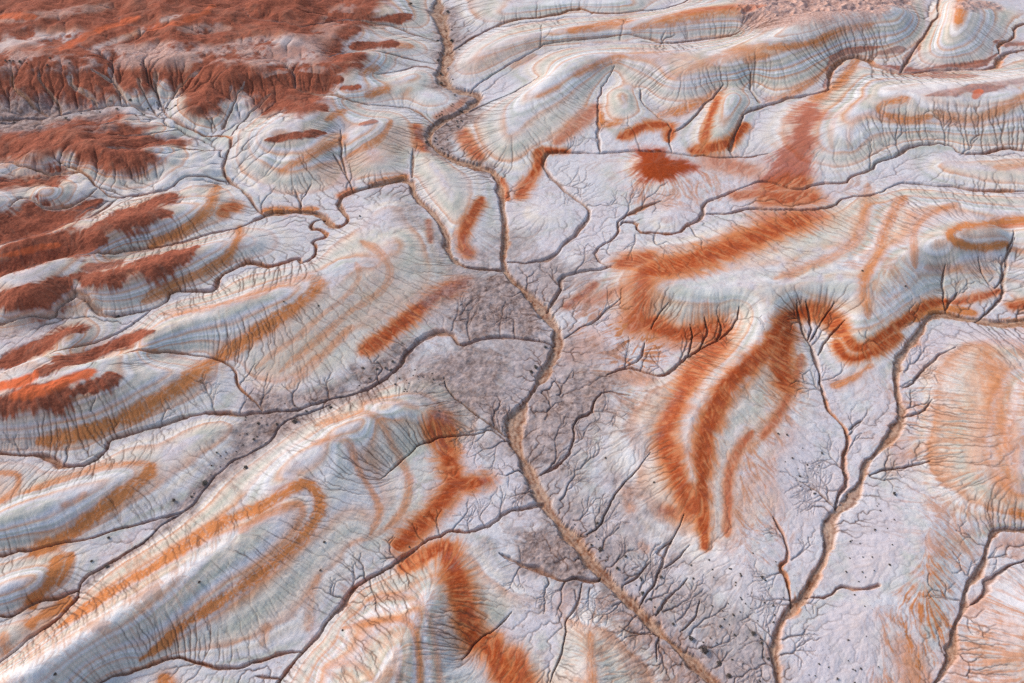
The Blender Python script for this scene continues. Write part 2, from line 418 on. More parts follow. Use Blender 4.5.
# traced point -> land, meeting the actual relief
def land(px, py):
    z = 2.0
    for k in range(12):
        x, y = hit(px, py, z)
        i, j = to_ij(x, y)
        i = int(min(max(i, 0), NV - 1)); j = int(min(max(j, 0), NU - 1))
        z += .6 * (Zs[i, j] - z)
    i, j = to_ij(x, y)
    return float(i), float(j)
def near(ij, wid, taper=None):
    """distance from a polyline in half-widths over a window of the grid"""
    ij = np.array(ij); wid = np.array(wid); pad = wid.max() * 2.2 + 4
    a0 = int(max(0, ij[:, 0].min() - pad)); a1 = int(min(NV, ij[:, 0].max() + pad + 1))
    b0 = int(max(0, ij[:, 1].min() - pad)); b1 = int(min(NU, ij[:, 1].max() + pad + 1))
    if a1 <= a0 or b1 <= b0: return None
    best = np.full((a1 - a0, b1 - b0), 99.0, np.float32)
    for k in range(len(ij) - 1):
        p, q = ij[k], ij[k + 1]; wm = max(wid[k], wid[k + 1]) * 2.2 + 4
        c0 = int(max(a0, min(p[0], q[0]) - wm)); c1 = int(min(a1, max(p[0], q[0]) + wm + 1))
        e0 = int(max(b0, min(p[1], q[1]) - wm)); e1 = int(min(b1, max(p[1], q[1]) + wm + 1))
        if c1 <= c0 or e1 <= e0: continue
        I = np.arange(c0, c1, dtype=np.float32)[:, None]; J = np.arange(e0, e1, dtype=np.float32)[None]
        d = q - p; L = float(d @ d) + 1e-9
        t = np.clip(((I - p[0]) * d[0] + (J - p[1]) * d[1]) / L, 0, 1)
        dd = np.hypot(I - p[0] - t * d[0], J - p[1] - t * d[1]) / (wid[k] + t * (wid[k + 1] - wid[k]))
        s = best[c0 - a0:c1 - a0, e0 - b0:e1 - b0]
        np.minimum(s, dd, out=s)
    return slice(a0, a1), slice(b0, b1), best
def sstep(a, b, x):
    t = np.clip((x - a) / (b - a), 0, 1); return t * t * (3 - 2 * t)

# carve the surveyed channels: flat bed, steep banks; only here the drainage is cut by hand
lane = np.full(SH, -1, np.float32); bank = np.zeros(SH, np.float32); bed = np.zeros(SH, np.float32); washid = np.full(SH, -1, np.int16)
wob = vnoise(SH, 22, 5, 3); wob2 = vnoise(SH, 70, 6, 2)
Zc = Zb.copy()
nwash = 0
for kind, w, d, q in chan_world:
    pts = [(p[0], p[1]) for p in q]
    ij = []
    for p in pts:
        i, j = to_ij(p[0], p[1]); ij.append((float(i), float(j)))
    half = w * .5 * .94e-3 / STEP * (.88 if kind == 'wash' else .5)
    wid = [max(.9, half * (.55 if (k == 0 and kind != 'wash') else 1)) for k in range(len(ij))]
    dn = dense(ij, .22); m_ = len(dn); rj = np.random.RandomState(len(ij) + int(ij[0][1]))
    def jit1(step, amp):
        a_ = rj.randn(m_ // step + 3) * amp; return np.interp(np.arange(m_) / step, np.arange(len(a_)), a_)
    amp = (.5 if kind == 'wash' else .85) / (STEP / .00075)
    env = np.minimum(1, np.minimum(np.arange(m_), np.arange(m_)[::-1]) / 5.0)[:, None]
    dn = dn + np.stack([jit1(3, amp) + jit1(1, amp * .35), jit1(3, amp) + jit1(1, amp * .35)], 1) * env
    wv = np.interp(np.linspace(0, 1, m_), np.linspace(0, 1, len(wid)), wid) * np.clip(1 + jit1(6, .32) + jit1(2, .14), .45, 2.0)
    tt = np.arange(m_) / max(1, m_ - 1)
    if kind == 'rill': wv = wv * np.clip(np.minimum(tt, 1 - tt) * 4 + .12, 0, 1)
    elif kind == 'gully' and len(q) < 34: wv = wv * np.clip(np.minimum(tt, 1 - tt) * 7 + .3, 0, 1)
    r = near(dn, np.maximum(wv, .3))
    if r is None: continue
    si, sj, dd = r
    dd = dd * (1 + .4 * wob2[si, sj]) + wob[si, sj] * .45 + .13 * streak[si, sj]
    prof = 1 - sstep(.85, 1.45 if kind == 'wash' else 2.0, dd)
    base = Zs[si, sj]
    Zc[si, sj] = Zc[si, sj] - d * prof * (.58 if kind != 'rill' else .9)
    b = 1 - sstep(.8, 1.35, dd)
    bed[si, sj] = np.maximum(bed[si, sj], b * (1.0 if kind == 'wash' else .72))
    if kind != 'rill':
        bank[si, sj] = np.maximum(bank[si, sj], (1 - sstep(.8, 3.4 if kind == 'gully' else 2.2, dd + streak[si, sj] * .3)) * .8)
    if kind == 'wash':
        ln = lane[si, sj]; np.copyto(ln, .5 + .5 * np.sin(dd * 5.2 + 9 * wob2[si, sj] + 3 * wob[si, sj]), where=dd < 1.5)
    if kind == 'wash':
        s = washid[si, sj]; s[(dd < 1.15)] = nwash; nwash += 1
print('channels', time.time() - T0)

# little branching gullies that eat back from the channels into the flats (foot x, y, heading in degrees, length px)
TREES = [(652,596,-62,60),(646,602,-38,40),(640,590,-75,40),(664,612,-55,48),(676,622,-60,52),(690,634,-48,50),(700,648,-40,40),(716,668,-70,30),(600,552,-50,50),(612,566,-48,44),(625,580,-52,46),(588,536,-62,60),(574,520,-40,40),
 (560,500,-35,50),(575,470,-20,50),(572,445,-15,45),(590,412,-10,45),(573,425,10,30),(548,472,-70,60),(545,420,-60,40),(557,395,-50,40),
 (835,506,-160,60),(846,470,-165,50),(843,455,-30,34),(848,435,-40,30),(838,490,170,46),(832,512,-140,40),(806,332,-130,30),(812,345,-45,34),(828,400,-150,40),(822,380,-20,30),
 (789,600,-150,46),(786,575,-160,40),(787,545,-130,40),(792,560,-40,30),(790,605,-170,50),(776,650,-165,46),(775,640,-140,40),(782,655,-25,40),(784,640,-40,34),(800,600,30,26),(776,668,175,50),
 (900,386,-25,50),(902,410,-20,40),(880,470,-10,50),(870,476,20,40),(905,372,-35,40),(985,560,-15,36),(962,615,15,40),(956,650,22,40),(984,545,-165,40),(972,580,-150,40),(960,600,-170,44),
 (440,535,-100,34),(452,531,-75,34),(425,543,-110,30),(398,562,-128,36),(366,580,-128,34),(345,600,-163,44),(470,533,-60,30),(485,527,-95,36),(500,515,-85,30),
 (350,590,-20,34),(370,580,60,34),(400,566,70,30),(506,436,-160,50),(500,432,-175,60),(508,440,165,50),(495,425,-140,40),(512,430,-130,30),(520,470,170,40),(528,480,150,40),
 (565,582,110,44),(575,590,95,40),(590,588,80,40),(632,600,160,44),(640,612,150,46),(656,632,165,50),(660,640,130,36),(545,572,120,44),(530,566,140,40),
 (585,325,-30,40),(600,318,-40,40),(680,361,-50,36),(665,374,-110,30),(640,371,-70,30),(625,368,-110,30),(700,348,-70,34),(715,340,-80,30),(735,322,-30,30),
 (560,285,-150,34),(575,272,-60,34),(610,255,-120,30),(620,225,-30,44),(640,210,-20,44),(587,205,-10,36),(550,180,-30,40),(560,154,-70,36),(600,150,-100,30),(640,150,-90,30),(655,234,60,34),(690,226,60,30),(635,235,80,30),
 (262,410,-100,40),(240,412,-70,40),(215,412,-90,36),(240,385,-60,34),(160,428,-80,30),(120,438,-110,30),(300,408,-110,34),(330,400,-100,30),(380,384,-110,36),(452,330,-60,40),(470,340,-70,40),(500,335,-80,40),(515,337,-120,40),(530,300,-150,40),
 (262,214,-80,30),(300,211,-95,34),(347,190,-110,30),(412,178,-90,40),(985,316,-85,50),(945,310,-85,40),(1003,290,-80,40),(920,330,-120,30),(880,345,-140,30),(870,168,-80,36),(900,155,-85,36),(945,145,-80,40),(960,155,-60,36),(90,410,-80,20),(60,468,-100,30),(20,456,-90,26),(660,47,-60,24),(620,40,-70,24),(540,47,-80,26)]
tree_m = np.zeros(SH, np.float32)
tr = random.Random(12)
def grow(x, y, ang, ln, lev):
    pts = [(x, y)]; n = max(3, int(ln / 3)); a = ang; kids = []
    for k in range(n):
        a = ang + (a - ang) * .7 + tr.gauss(0, 19)
        x += 3 * math.cos(math.radians(a)); y += 3 * math.sin(math.radians(a)); pts.append((x, y))
        if lev < 3 and k > 0 and tr.random() < (.5 if lev < 2 else .4):
            kids.append((x, y, a + tr.choice((-1, 1)) * tr.uniform(28, 58), (ln - 3 * k) * tr.uniform(.4, .75) + 3, lev + 1))
    ij = [land(*p) for p in pts]; w0 = (.95, .7, .55, .5)[lev]
    r = near(ij, [max(.28, w0 * (1 - .8 * k / len(ij))) for k in range(len(ij))])
    if r is not None:
        si, sj, dd = r; m = 1 - sstep(.4, 2.2, dd)
        tree_m[si, sj] = np.maximum(tree_m[si, sj], m * (.9, .7, .55, .42)[lev])
    for c in kids:
        if c[3] > 6: grow(*c)
for x, y, a, l in TREES: grow(x, y, a + tr.uniform(-12, 12), l * tr.uniform(.7, 1.1), 0)
Zc = Zc - .16 * tree_m * (1 - bed)
print('trees', time.time() - T0)

# fine rills: steepest-descent flow on the full grid
Zc = Zc + vnoise(SH, 9, 11, 3, .6) * .085 + .012 * streak * np.clip(slope * 5, .1, 1)
Zf = flood(Zc)
print('flood', time.time() - T0)
rec, dist = route(Zf, 55)
A, order = accumulate(Zf, rec, np.ones(SH))
lA = np.log(A)
rill = sstep(math.log(12 / CELL), math.log(130 / CELL), lA).astype(np.float32)
gul = sstep(math.log(400 / CELL), math.log(8000 / CELL), lA).astype(np.float32)
near_ch = np.clip(resize(blur(bed[::8, ::8].copy(), 16), SH) * 6, 0, 1)
smooth_clay = np.clip(.86 + 1.5 * vnoise(SH, 80, 71, 4), .2, 1.2)
rfac = np.clip(.24 + np.clip(slope - .03, 0, 1) * 2.8 + 1.0 * near_ch, .18, 1.1) * smooth_clay
rill = (rill * rfac).astype(np.float32); gul = (gul * np.clip(rfac + .15, 0, 1)).astype(np.float32)
rw = np.clip(np.maximum(rill, blur(rill, 1) * 1.3), 0, 1)
gw = np.clip(np.maximum(gul, blur(gul, 2) * 2.2), 0, 1)
Zn = Zc - (.055 * rw + .11 * gw) * np.clip(DX / CELL ** .5 / .15, .8, 2.0) * (1 - .8 * bed)
Zn = Zn * .9 + blur(Zn) * .1
print('rills', time.time() - T0)
# ------------------------------------------------------------------ strata and soils (what the ground is made of, as masks; the rill mask also carries groove shade)
# colour classes: O pale orange, R rust, B brick, V vermilion, G grey-green, W white, P brown-pink, L lavender clay, S grey scrub soil
BANDS = [
 ('S',6,.9,[(80,592),(107,566),(140,547),(162,529)]),('S',13,.95,[(158,530),(185,510),(205,488),(225,468)]),('S',17,.95,[(222,470),(256,447),(275,432),(302,414)]),('S',22,.95,[(250,404),(300,404),(335,394),(370,378),(400,358),(413,344)]),('S',10,.8,[(500,268),(525,290),(545,312),(556,335),(548,365),(530,395),(518,430)]),
 ('O',11,.9,[(60,626),(82,610),(125,582),(162,562),(200,535),(225,522),(256,510),(286,490),(306,482),(318,492),(321,510),(306,534),(281,557),(255,578),(225,597),(187,622),(162,645),(140,660)]),
 ('O',8,.6,[(240,532),(256,520),(285,506),(302,503),(304,518),(290,540),(268,560),(240,580)]),
 ('O',6,.75,[(25,492),(87,470),(125,462),(150,464)]),
 ('O',13,.95,[(151,464),(147,477),(128,490),(105,508),(75,531),(50,546),(34,552)]),
 ('O',5,.5,[(85,493),(78,500),(62,506)]),
 ('O',14,.95,[(57,557),(52,580),(40,596),(30,604)]),('O',6,.9,[(71,553),(67,570),(58,585)]),
 ('O',14,.95,[(67,603),(50,612),(30,624)]),('O',10,.6,[(3,632),(5,655)]),('O',16,.9,[(162,676),(172,690)]),
 ('O',6,.7,[(-5,473),(20,473),(18,488),(0,503)]),
 ('O',15,.9,[(213,361),(195,375),(175,390),(125,420),(75,437),(37,442)]),
 ('O',12,.9,[(215,360),(235,347),(256,333),(281,316),(311,294),(322,281)]),('O',6,.6,[(322,280),(306,277),(276,285),(256,293),(230,302),(200,309),(160,314)]),
 ('O',7,.55,[(361,241),(383,253),(393,276),(376,296),(343,316),(323,336),(300,355),(280,372)]),
 ('O',6,.5,[(356,262),(361,276),(348,296),(318,318),(298,338),(275,352),(256,368)]),
 ('O',8,.55,[(352,326),(338,342),(306,370),(288,388)]),('O',34,.22,[(375,255),(380,280),(350,315),(300,355),(262,385)]),
 ('G',26,.6,[(440,262),(420,275),(400,290),(372,315),(340,345),(305,373)]),
 ('R',14,1,[(468,280),(450,290),(430,300),(410,317),(390,333),(364,351)]),
 ('O',7,.6,[(316,425),(345,416),(366,412),(381,419),(391,442),(403,464),(411,482),(405,510),(385,530)]),
 ('O',6,.6,[(312,443),(338,437),(351,443),(356,467),(373,492),(382,512),(370,535)]),
 ('O',6,.45,[(360,402),(391,400),(418,408)]),('O',6,.35,[(410,512),(390,527),(350,546)]),
 ('G',24,.6,[(414,418),(425,450),(428,480),(418,505),(395,528),(370,546)]),
 ('R',18,1,[(439,415),(434,434)]),('R',20,1,[(441,418),(446,430)]),('R',18,1,[(440,435),(447,452),(452,470),(454,482)]),
 ('R',14,1,[(453,483),(470,484),(486,481)]),('R',17,1,[(454,484),(441,503),(425,521),(407,538),(396,548)]),
 ('R',12,1,[(404,567),(431,553),(447,545)]),('R',23,1,[(445,548),(456,575),(466,612),(473,642)]),('R',24,1,[(488,640),(497,660),(512,690)]),('R',18,.9,[(515,655),(527,690)]),
 ('O',7,.65,[(343,628),(381,620),(404,618),(416,630),(419,652),(421,690)]),('O',6,.5,[(366,600),(406,594),(426,607),(436,640),(440,690)]),
 ('O',7,.5,[(323,667),(356,662),(373,680)]),('O',6,.45,[(396,648),(399,690)]),('G',18,.5,[(392,580),(430,577),(445,600),(452,640),(456,690)]),
 ('O',8,.5,[(318,576),(309,600),(309,630)]),('O',7,.45,[(268,625),(262,645)]),
 ('O',10,.75,[(240,226),(238,238),(230,255),(212,268),(175,285),(142,302)]),('O',9,.75,[(217,184),(210,208),(190,228),(150,247)]),
 ('B',24,1,[(-10,300),(20,298),(45,291),(70,281)]),('B',14,1,[(70,276),(100,278),(125,272),(162,259),(198,247)]),('B',8,.9,[(88,269),(118,262)]),
 ('B',24,1,[(-10,272),(30,265),(60,254),(78,248)]),('B',14,1,[(60,250),(87,238),(112,223),(130,213),(155,202),(172,194)]),('B',11,1,[(112,226),(140,218),(172,212)]),('B',9,1,[(85,246),(110,238)]),
 ('B',24,1,[(-10,237),(30,232),(58,225)]),('B',10,1,[(58,220),(75,212),(102,200)]),('B',16,1,[(-10,186),(25,182),(45,182),(58,187)]),
 ('B',13,1,[(-10,369),(37,352),(60,335),(80,327)]),('B',11,1,[(35,374),(80,359),(120,345),(155,331)]),
 ('B',26,1,[(-10,405),(35,400),(70,392)]),('B',14,1,[(70,394),(92,387),(117,379)]),('V',8,1,[(-5,388),(15,384),(30,378)]),('V',9,1,[(10,396),(40,390),(70,379),(92,371)]),
 ('V',4,.9,[(90,106),(93,108)]),('V',5,.8,[(0,257),(30,249),(60,245)]),
 ('O',20,.35,[(0,330),(60,310),(90,295)]),('O',30,.22,[(0,445),(60,432),(120,410)]),
 # plateau
 ('W',13,.95,[(-10,50),(30,38),(74,37)]),('P',13,1,[(-10,60),(60,64),(120,52),(180,52),(240,55),(262,48)]),('W',5,.9,[(62,62),(95,48),(125,38),(180,14)]),('W',5,.9,[(110,55),(150,46),(176,43)]),
 ('P',8,.9,[(200,60),(230,45),(256,40)]),('W',16,.85,[(258,44),(300,40),(318,52),(292,62)]),('W',8,.85,[(272,62),(276,80),(275,105)]),('P',20,.5,[(300,55),(330,30),(345,5)]),('P',8,.6,[(0,20),(60,12),(110,6)]),('P',8,.6,[(180,30),(230,28)]),
 ('V',6,.8,[(0,16),(35,17)]),('V',5,.7,[(60,50),(95,30),(140,18)]),('V',5,.6,[(150,30),(190,20),(215,5)]),
 ('B',10,1,[(374,-5),(366,15)]),('B',9,1,[(352,21),(385,22),(411,14)]),('B',8,1,[(341,37),(361,27)]),('B',7,1,[(350,48),(396,43)]),('B',8,1,[(341,58),(360,55)]),('B',9,1,[(318,70),(363,64)]),('B',8,1,[(320,82),(342,79)]),('B',5,1,[(341,88),(360,87)]),
 ('B',8,1,[(303,108),(325,106)]),('B',8,1,[(281,72),(306,73)]),('B',9,1,[(278,88),(302,95)]),('B',8,1,[(262,115),(282,104)]),('B',7,1,[(264,141),(290,136),(326,132)]),
 ('O',5,.8,[(398,45),(412,46)]),('O',6,.7,[(360,74),(378,66)]),('O',7,.8,[(366,96),(388,88)]),('O',7,.8,[(326,120),(345,109)]),('O',6,.7,[(350,155),(356,152),(381,140),(392,120)]),('O',8,.7,[(280,171),(318,152),(343,137)]),('B',3,.8,[(360,125),(375,121)]),
 ('R',9,.9,[(416,125),(420,143),(427,150)]),('R',10,.85,[(461,130),(470,147),(481,159)]),('R',10,.95,[(482,198),(465,228),(461,246),(470,255)]),('R',5,.8,[(428,220),(431,242)]),('R',5,.9,[(501,178),(508,200)]),('R',5,.6,[(436,118),(455,108),(466,98)]),
 ('O',7,.9,[(370,183),(406,176)]),('O',6,.8,[(262,211),(318,209)]),('R',8,.95,[(222,215),(226,208),(236,206)]),('R',5,.8,[(340,196),(352,190)]),('O',6,.4,[(405,95),(410,88)]),
 ('O',24,.3,[(330,175),(370,158),(400,130)]),('O',14,.3,[(470,70),(500,50),(540,40)]),
 # top centre and right
 ('R',8,1,[(538,150),(540,165),(532,175)]),('R',6,.95,[(541,150),(567,151)]),('R',11,.65,[(556,143),(585,118),(597,106)]),('R',10,.9,[(519,197),(535,172)]),('O',7,.9,[(600,112),(602,125),(622,121)]),('R',8,1,[(620,138),(632,132),(647,124),(672,125),(668,141)]),('O',8,.8,[(660,116),(690,107),(720,93)]),
 ('R',7,.9,[(718,97),(708,122),(703,145)]),('R',9,1,[(693,151),(728,145),(738,135),(746,124)]),('R',14,.6,[(712,160),(748,170)]),
 ('O',6,.6,[(537,97),(560,87)]),('O',8,.7,[(575,75),(595,65),(622,56)]),('O',6,.8,[(570,30),(587,27),(627,21)]),('O',8,.75,[(632,30),(672,17),(725,9),(768,4)]),('R',4,.7,[(677,15),(700,9),(730,7),(765,5)]),
 ('O',9,.55,[(672,76),(695,68),(725,55),(768,44)]),('O',8,.65,[(745,61),(768,55)]),('O',6,.5,[(512,67),(535,55)]),('O',12,.4,[(640,50),(690,60)]),
 ('O',8,.75,[(768,48),(813,45),(833,32),(873,24)]),('B',7,.75,[(829,64),(836,56),(855,50),(880,47)]),('B',5,.7,[(830,62),(826,80),(824,88)]),('O',6,.7,[(768,101),(783,98),(810,84),(828,68)]),('O',8,.75,[(860,57),(848,72),(838,85),(812,100)]),
 ('B',6,.85,[(878,66),(905,73),(948,68),(983,65),(998,53)]),('B',4,.6,[(918,76),(970,76)]),('B',6,.6,[(903,63),(920,45)]),('B',5,.6,[(873,55),(905,48)]),('B',6,.8,[(993,42),(1040,46)]),('O',10,.9,[(963,-5),(958,24)]),('P',12,.9,[(968,5),(990,4)]),
 ('B',7,.75,[(925,96),(968,89),(1000,84),(1040,76)]),('V',6,.8,[(974,98),(980,90)]),('O',7,.8,[(908,98),(880,104),(877,113),(908,121),(932,116)]),('O',8,.6,[(935,113),(945,118),(975,121),(1000,110),(1040,90)]),
 ('O',5,.3,[(905,104),(860,115),(850,125),(848,150)]),('O',5,.3,[(870,95),(838,112),(830,128),(832,150)]),('O',8,.6,[(995,167),(1040,164)]),
 ('R',12,.9,[(768,187),(803,180)]),('R',15,.9,[(766,199),(813,197)]),('R',17,.7,[(768,221),(818,214)]),('R',12,.9,[(622,264),(648,256)]),('R',19,1,[(645,273),(687,262),(725,250),(768,232),(805,217)]),('R',8,.75,[(735,196),(768,192)]),
 ('O',9,.55,[(868,184),(863,233),(850,248),(818,263),(775,279)]),('O',10,.7,[(905,196),(888,218),(878,256),(863,273),(868,318)]),('O',7,.6,[(958,203),(923,216),(913,233),(915,268)]),
 ('O',8,.85,[(1040,218),(993,224),(965,225),(948,232),(953,242),(980,249),(1010,243)]),('V',4,.4,[(998,226),(1040,226)]),('O',9,.45,[(925,268),(993,271)]),('R',7,.85,[(953,303),(980,298),(1000,290)]),('R',9,.9,[(1010,307),(1040,302)]),('G',22,.45,[(900,280),(930,285),(1000,275)]),
 ('R',9,1,[(845,336),(858,352),(878,339),(908,318),(928,304),(948,301)]),('O',9,.9,[(912,320),(928,310),(948,308),(975,312)]),('O',5,.6,[(1010,248),(1040,256)]),
 ('R',14,1,[(768,348),(773,336),(783,321),(795,313),(818,311),(833,321),(843,334)]),('R',18,1,[(770,345),(748,366),(727,382),(714,410),(704,440),(702,480)]),('R',13,1,[(702,480),(703,512),(704,530)]),('R',7,1,[(704,528),(705,548)]),
 ('R',9,.7,[(802,355),(797,372),(790,392),(778,418),(762,438)]),('R',9,.75,[(752,432),(734,456),(727,482),(729,512),(727,535)]),
 ('R',10,1,[(836,342),(843,357),(858,361),(885,345),(900,335)]),('O',8,.8,[(833,386),(852,379),(872,364)]),
 ('R',20,.9,[(722,338),(697,367),(677,400),(663,434)]),('R',20,.95,[(660,432),(672,460),(682,488),(695,510)]),('R',26,.8,[(642,275),(642,300),(634,328)]),('R',20,.95,[(648,322),(665,332),(690,335),(722,328)]),('R',10,.55,[(585,302),(632,286)]),('R',7,.85,[(565,307),(580,297),(596,283)]),
 ('O',24,.45,[(572,352),(588,343)]),('O',12,.55,[(618,375),(652,380)]),('O',12,.55,[(627,488),(630,510)]),('R',12,.7,[(660,510),(690,516)]),('G',34,.55,[(800,282),(840,286),(862,295)]),('G',26,.5,[(650,300),(700,302),(760,300),(800,292)]),('G',20,.5,[(835,200),(832,230),(800,255)]),
 ('R',20,1,[(790,326),(779,360),(785,388)]),('O',26,.65,[(985,345),(998,390),(1005,440),(1010,500)]),('O',14,.4,[(973,370),(978,420),(974,470)]),('O',10,.45,[(940,360),(975,346)]),('O',14,.35,[(925,375),(940,365)]),('O',9,.9,[(1012,512),(1026,516)]),('O',16,.45,[(1000,545),(1040,538)]),('O',26,.6,[(905,645),(920,700)]),('O',16,.5,[(962,655),(955,690)]),('O',14,.5,[(968,615),(985,600)]),('O',30,.3,[(1000,620),(1015,670)]),
 ('O',9,.7,[(590,632),(593,690)]),('O',8,.6,[(640,544),(646,550)]),('O',16,.3,[(775,510),(760,470),(790,430)]),('O',18,.35,[(745,520),(755,480)]),('O',20,.3,[(890,470),(905,440)]),('O',12,.35,[(560,610),(570,590)]),
 ('W',8,.9,[(-10,684),(32,665),(75,640),(112,616),(150,592),(187,567),(212,549),(237,534)]),('W',9,.6,[(256,290),(225,303),(195,316)]),('W',8,.6,[(300,440),(270,470),(245,490)]),
 ('W',10,.6,[(1024,76),(985,82),(935,86),(885,92)]),('W',12,.5,[(860,107),(852,128),(860,135)]),('W',10,.5,[(463,60),(480,42),(505,27)]),('W',10,.5,[(520,110),(540,85),(560,70)]),('W',14,.5,[(918,235),(912,262),(895,290),(880,312)]),('W',10,.6,[(760,345),(735,365),(712,382),(690,405)]),('W',7,.7,[(696,400),(684,425),(688,455),(692,482)]),
 ('W',8,.6,[(425,95),(445,96)]),('W',10,.6,[(400,74),(420,69)]),('L',9,.9,[(558,512),(600,556),(650,610),(700,662)]),('L',8,.8,[(575,345),(560,372),(532,400),(524,420),(530,450)]),('W',12,.4,[(660,450),(640,465),(615,460)]),
]
AREAS = [   # soft-edged patches: class, strength, edge px, polygon
 ('B',1,7,[(-60,-60),(425,-60),(378,0),(372,14),(348,33),(345,58),(335,84),(318,104),(300,116),(287,112),(266,106),(240,98),(228,110),(213,116),(192,110),(178,95),(160,90),(150,101),(125,103),(100,109),(60,113),(0,119),(-60,119)]),
 ('B',1,6,[(-60,124),(30,127),(75,115),(137,113),(118,123),(162,125),(150,132),(180,142),(150,150),(165,158),(140,169),(100,166),(60,157),(0,160),(-60,160)]),
 ('R',1,7,[(632,147),(650,146),(675,157),(704,166),(688,178),(662,183),(640,188),(636,168)]),
 ('R',.85,9,[(800,100),(828,98),(818,125),(813,150),(815,172),(790,186),(755,188),(768,168),(788,140)]),
 ('W',.5,8,[(256,40),(318,43),(326,66),(300,98),(276,108),(262,80)]),('S',1,6,[(-60,118),(0,116),(60,110),(100,106),(100,124),(70,117),(30,128),(-60,126)]),('P',.8,8,[(-20,52),(60,58),(120,46),(200,48),(262,50),(262,66),(180,62),(100,66),(0,68)]),
 ('P',1,8,[(720,-40),(940,-40),(905,6),(880,16),(840,21),(800,25),(768,30),(738,18)]),
 ('S',1,5,[(475,285),(512,272),(538,305),(549,334),(530,336),(505,334),(470,341),(453,325)]),
 ('S',.9,6,[(430,372),(470,350),(497,350),(505,375),(512,395),(508,425),(495,430),(470,410),(450,395)]),
 ('S',.9,6,[(215,440),(256,402),(320,397),(370,372),(405,347),(415,352),(395,380),(350,403),(300,424),(270,450),(215,484),(190,512),(178,512),(200,484),(240,448)]),
 ('S',.9,6,[(537,388),(575,372),(603,382),(588,408),(573,440),(555,466),(527,465),(520,430)]),
 ('S',1,5,[(517,530),(545,522),(570,550),(595,574),(565,580),(535,563),(515,556)]),
 ('S',.9,5,[(510,490),(530,484),(543,500),(512,508)]),
 ('S',.7,8,[(520,258),(560,252),(592,270),(556,308),(530,290)]),
 ('S',.95,4,[(424,130),(450,112),(478,104),(470,118),(442,152),(488,172),(470,166),(432,152)]),
 ('S',.8,4,[(438,5),(452,10),(460,50),(452,84),(478,92),(470,104),(434,86),(440,40)]),
 ('S',.62,18,[(470,262),(515,255),(560,262),(590,280),(560,320),(600,370),(610,400),(585,440),(570,470),(610,515),(660,575),(740,690),(690,690),(640,625),(570,585),(510,565),(530,500),(500,430),(440,400),(435,370),(480,345),(455,320)]),
 ('S',.6,8,[(575,520),(600,515),(620,560),(680,615),(730,690),(800,690),(740,610),(700,590),(640,560)]),
 ('S',.6,6,[(380,190),(410,185),(412,200),(440,225),(440,245),(400,220)]),
 ('S',.5,6,[(420,215),(440,225),(440,265),(420,250)]),
 ('L',.9,10,[(840,530),(880,498),(905,500),(900,560),(872,600),(842,602),(800,645),(790,690),(870,690),(880,610),(846,598)]),
 ('L',.7,12,[(770,440),(800,420),(838,470),(832,505),(800,560),(775,600),(770,520)]),
 ('L',.9,6,[(930,328),(975,327),(1040,330),(1040,352),(960,340),(910,372),(905,350)]),
 ('L',.6,10,[(690,560),(760,545),(770,640),(740,600)]),
 ('L',.6,8,[(660,215),(700,195),(690,225)]),
 ('O',.30,22,[(905,375),(1040,345),(1040,530),(930,520),(900,440)]),
 ('O',.35,22,[(985,590),(1040,560),(1040,700),(950,700)]),
 ('O',.6,14,[(600,320),(640,300),(660,350),(640,372),(600,370)]),
 ('O',.35,18,[(560,300),(600,285),(650,290),(640,420),(600,380)]),
 ('O',.35,14,[(770,380),(800,390),(770,450),(740,520),(735,470)]),
 ('O',.25,24,[(600,600),(700,640),(700,700),(560,700),(570,640)]),
 ('O',.22,20,[(360,580),(440,580),(450,690),(300,690)]),
 ('O',.3,18,[(620,165),(720,170),(720,200),(640,200)]),
 ('O',.25,18,[(860,190),(920,190),(900,260),(880,310),(850,260)]),
 ('O',.5,14,[(895,600),(930,560),(960,560),(950,620),(930,690),(895,690)]),('O',.3,16,[(925,500),(985,490),(985,560),(930,580)]),('O',.35,14,[(745,440),(775,450),(775,560),(745,560)]),
 ('O',.2,20,[(130,560),(250,520),(100,640),(0,690),(0,660)]),
]
fade = vnoise(SH, 90, 21, 4); mid = vnoise(SH, 30, 22, 4); fine = vnoise(SH, 7, 23, 3, .6)
st2 = np.clip(streak, -2.2, 2.2)
M = {c: np.zeros(SH, np.float32) for c in 'ORBVGWPLS'}
M['O'] = bank * np.clip(.45 + 1.1 * fade + .6 * mid, 0, 1)
KW = {'S': (.5, 1.35), 'G': (.5, 1.7), 'W': (.1, 1.9), 'O': (.3, 1.45), 'R': (.42, 1.35), 'B': (.66, 1.25), 'V': (.5, 1.4), 'P': (.6, 1.4), 'L': (.4, 1.4)}
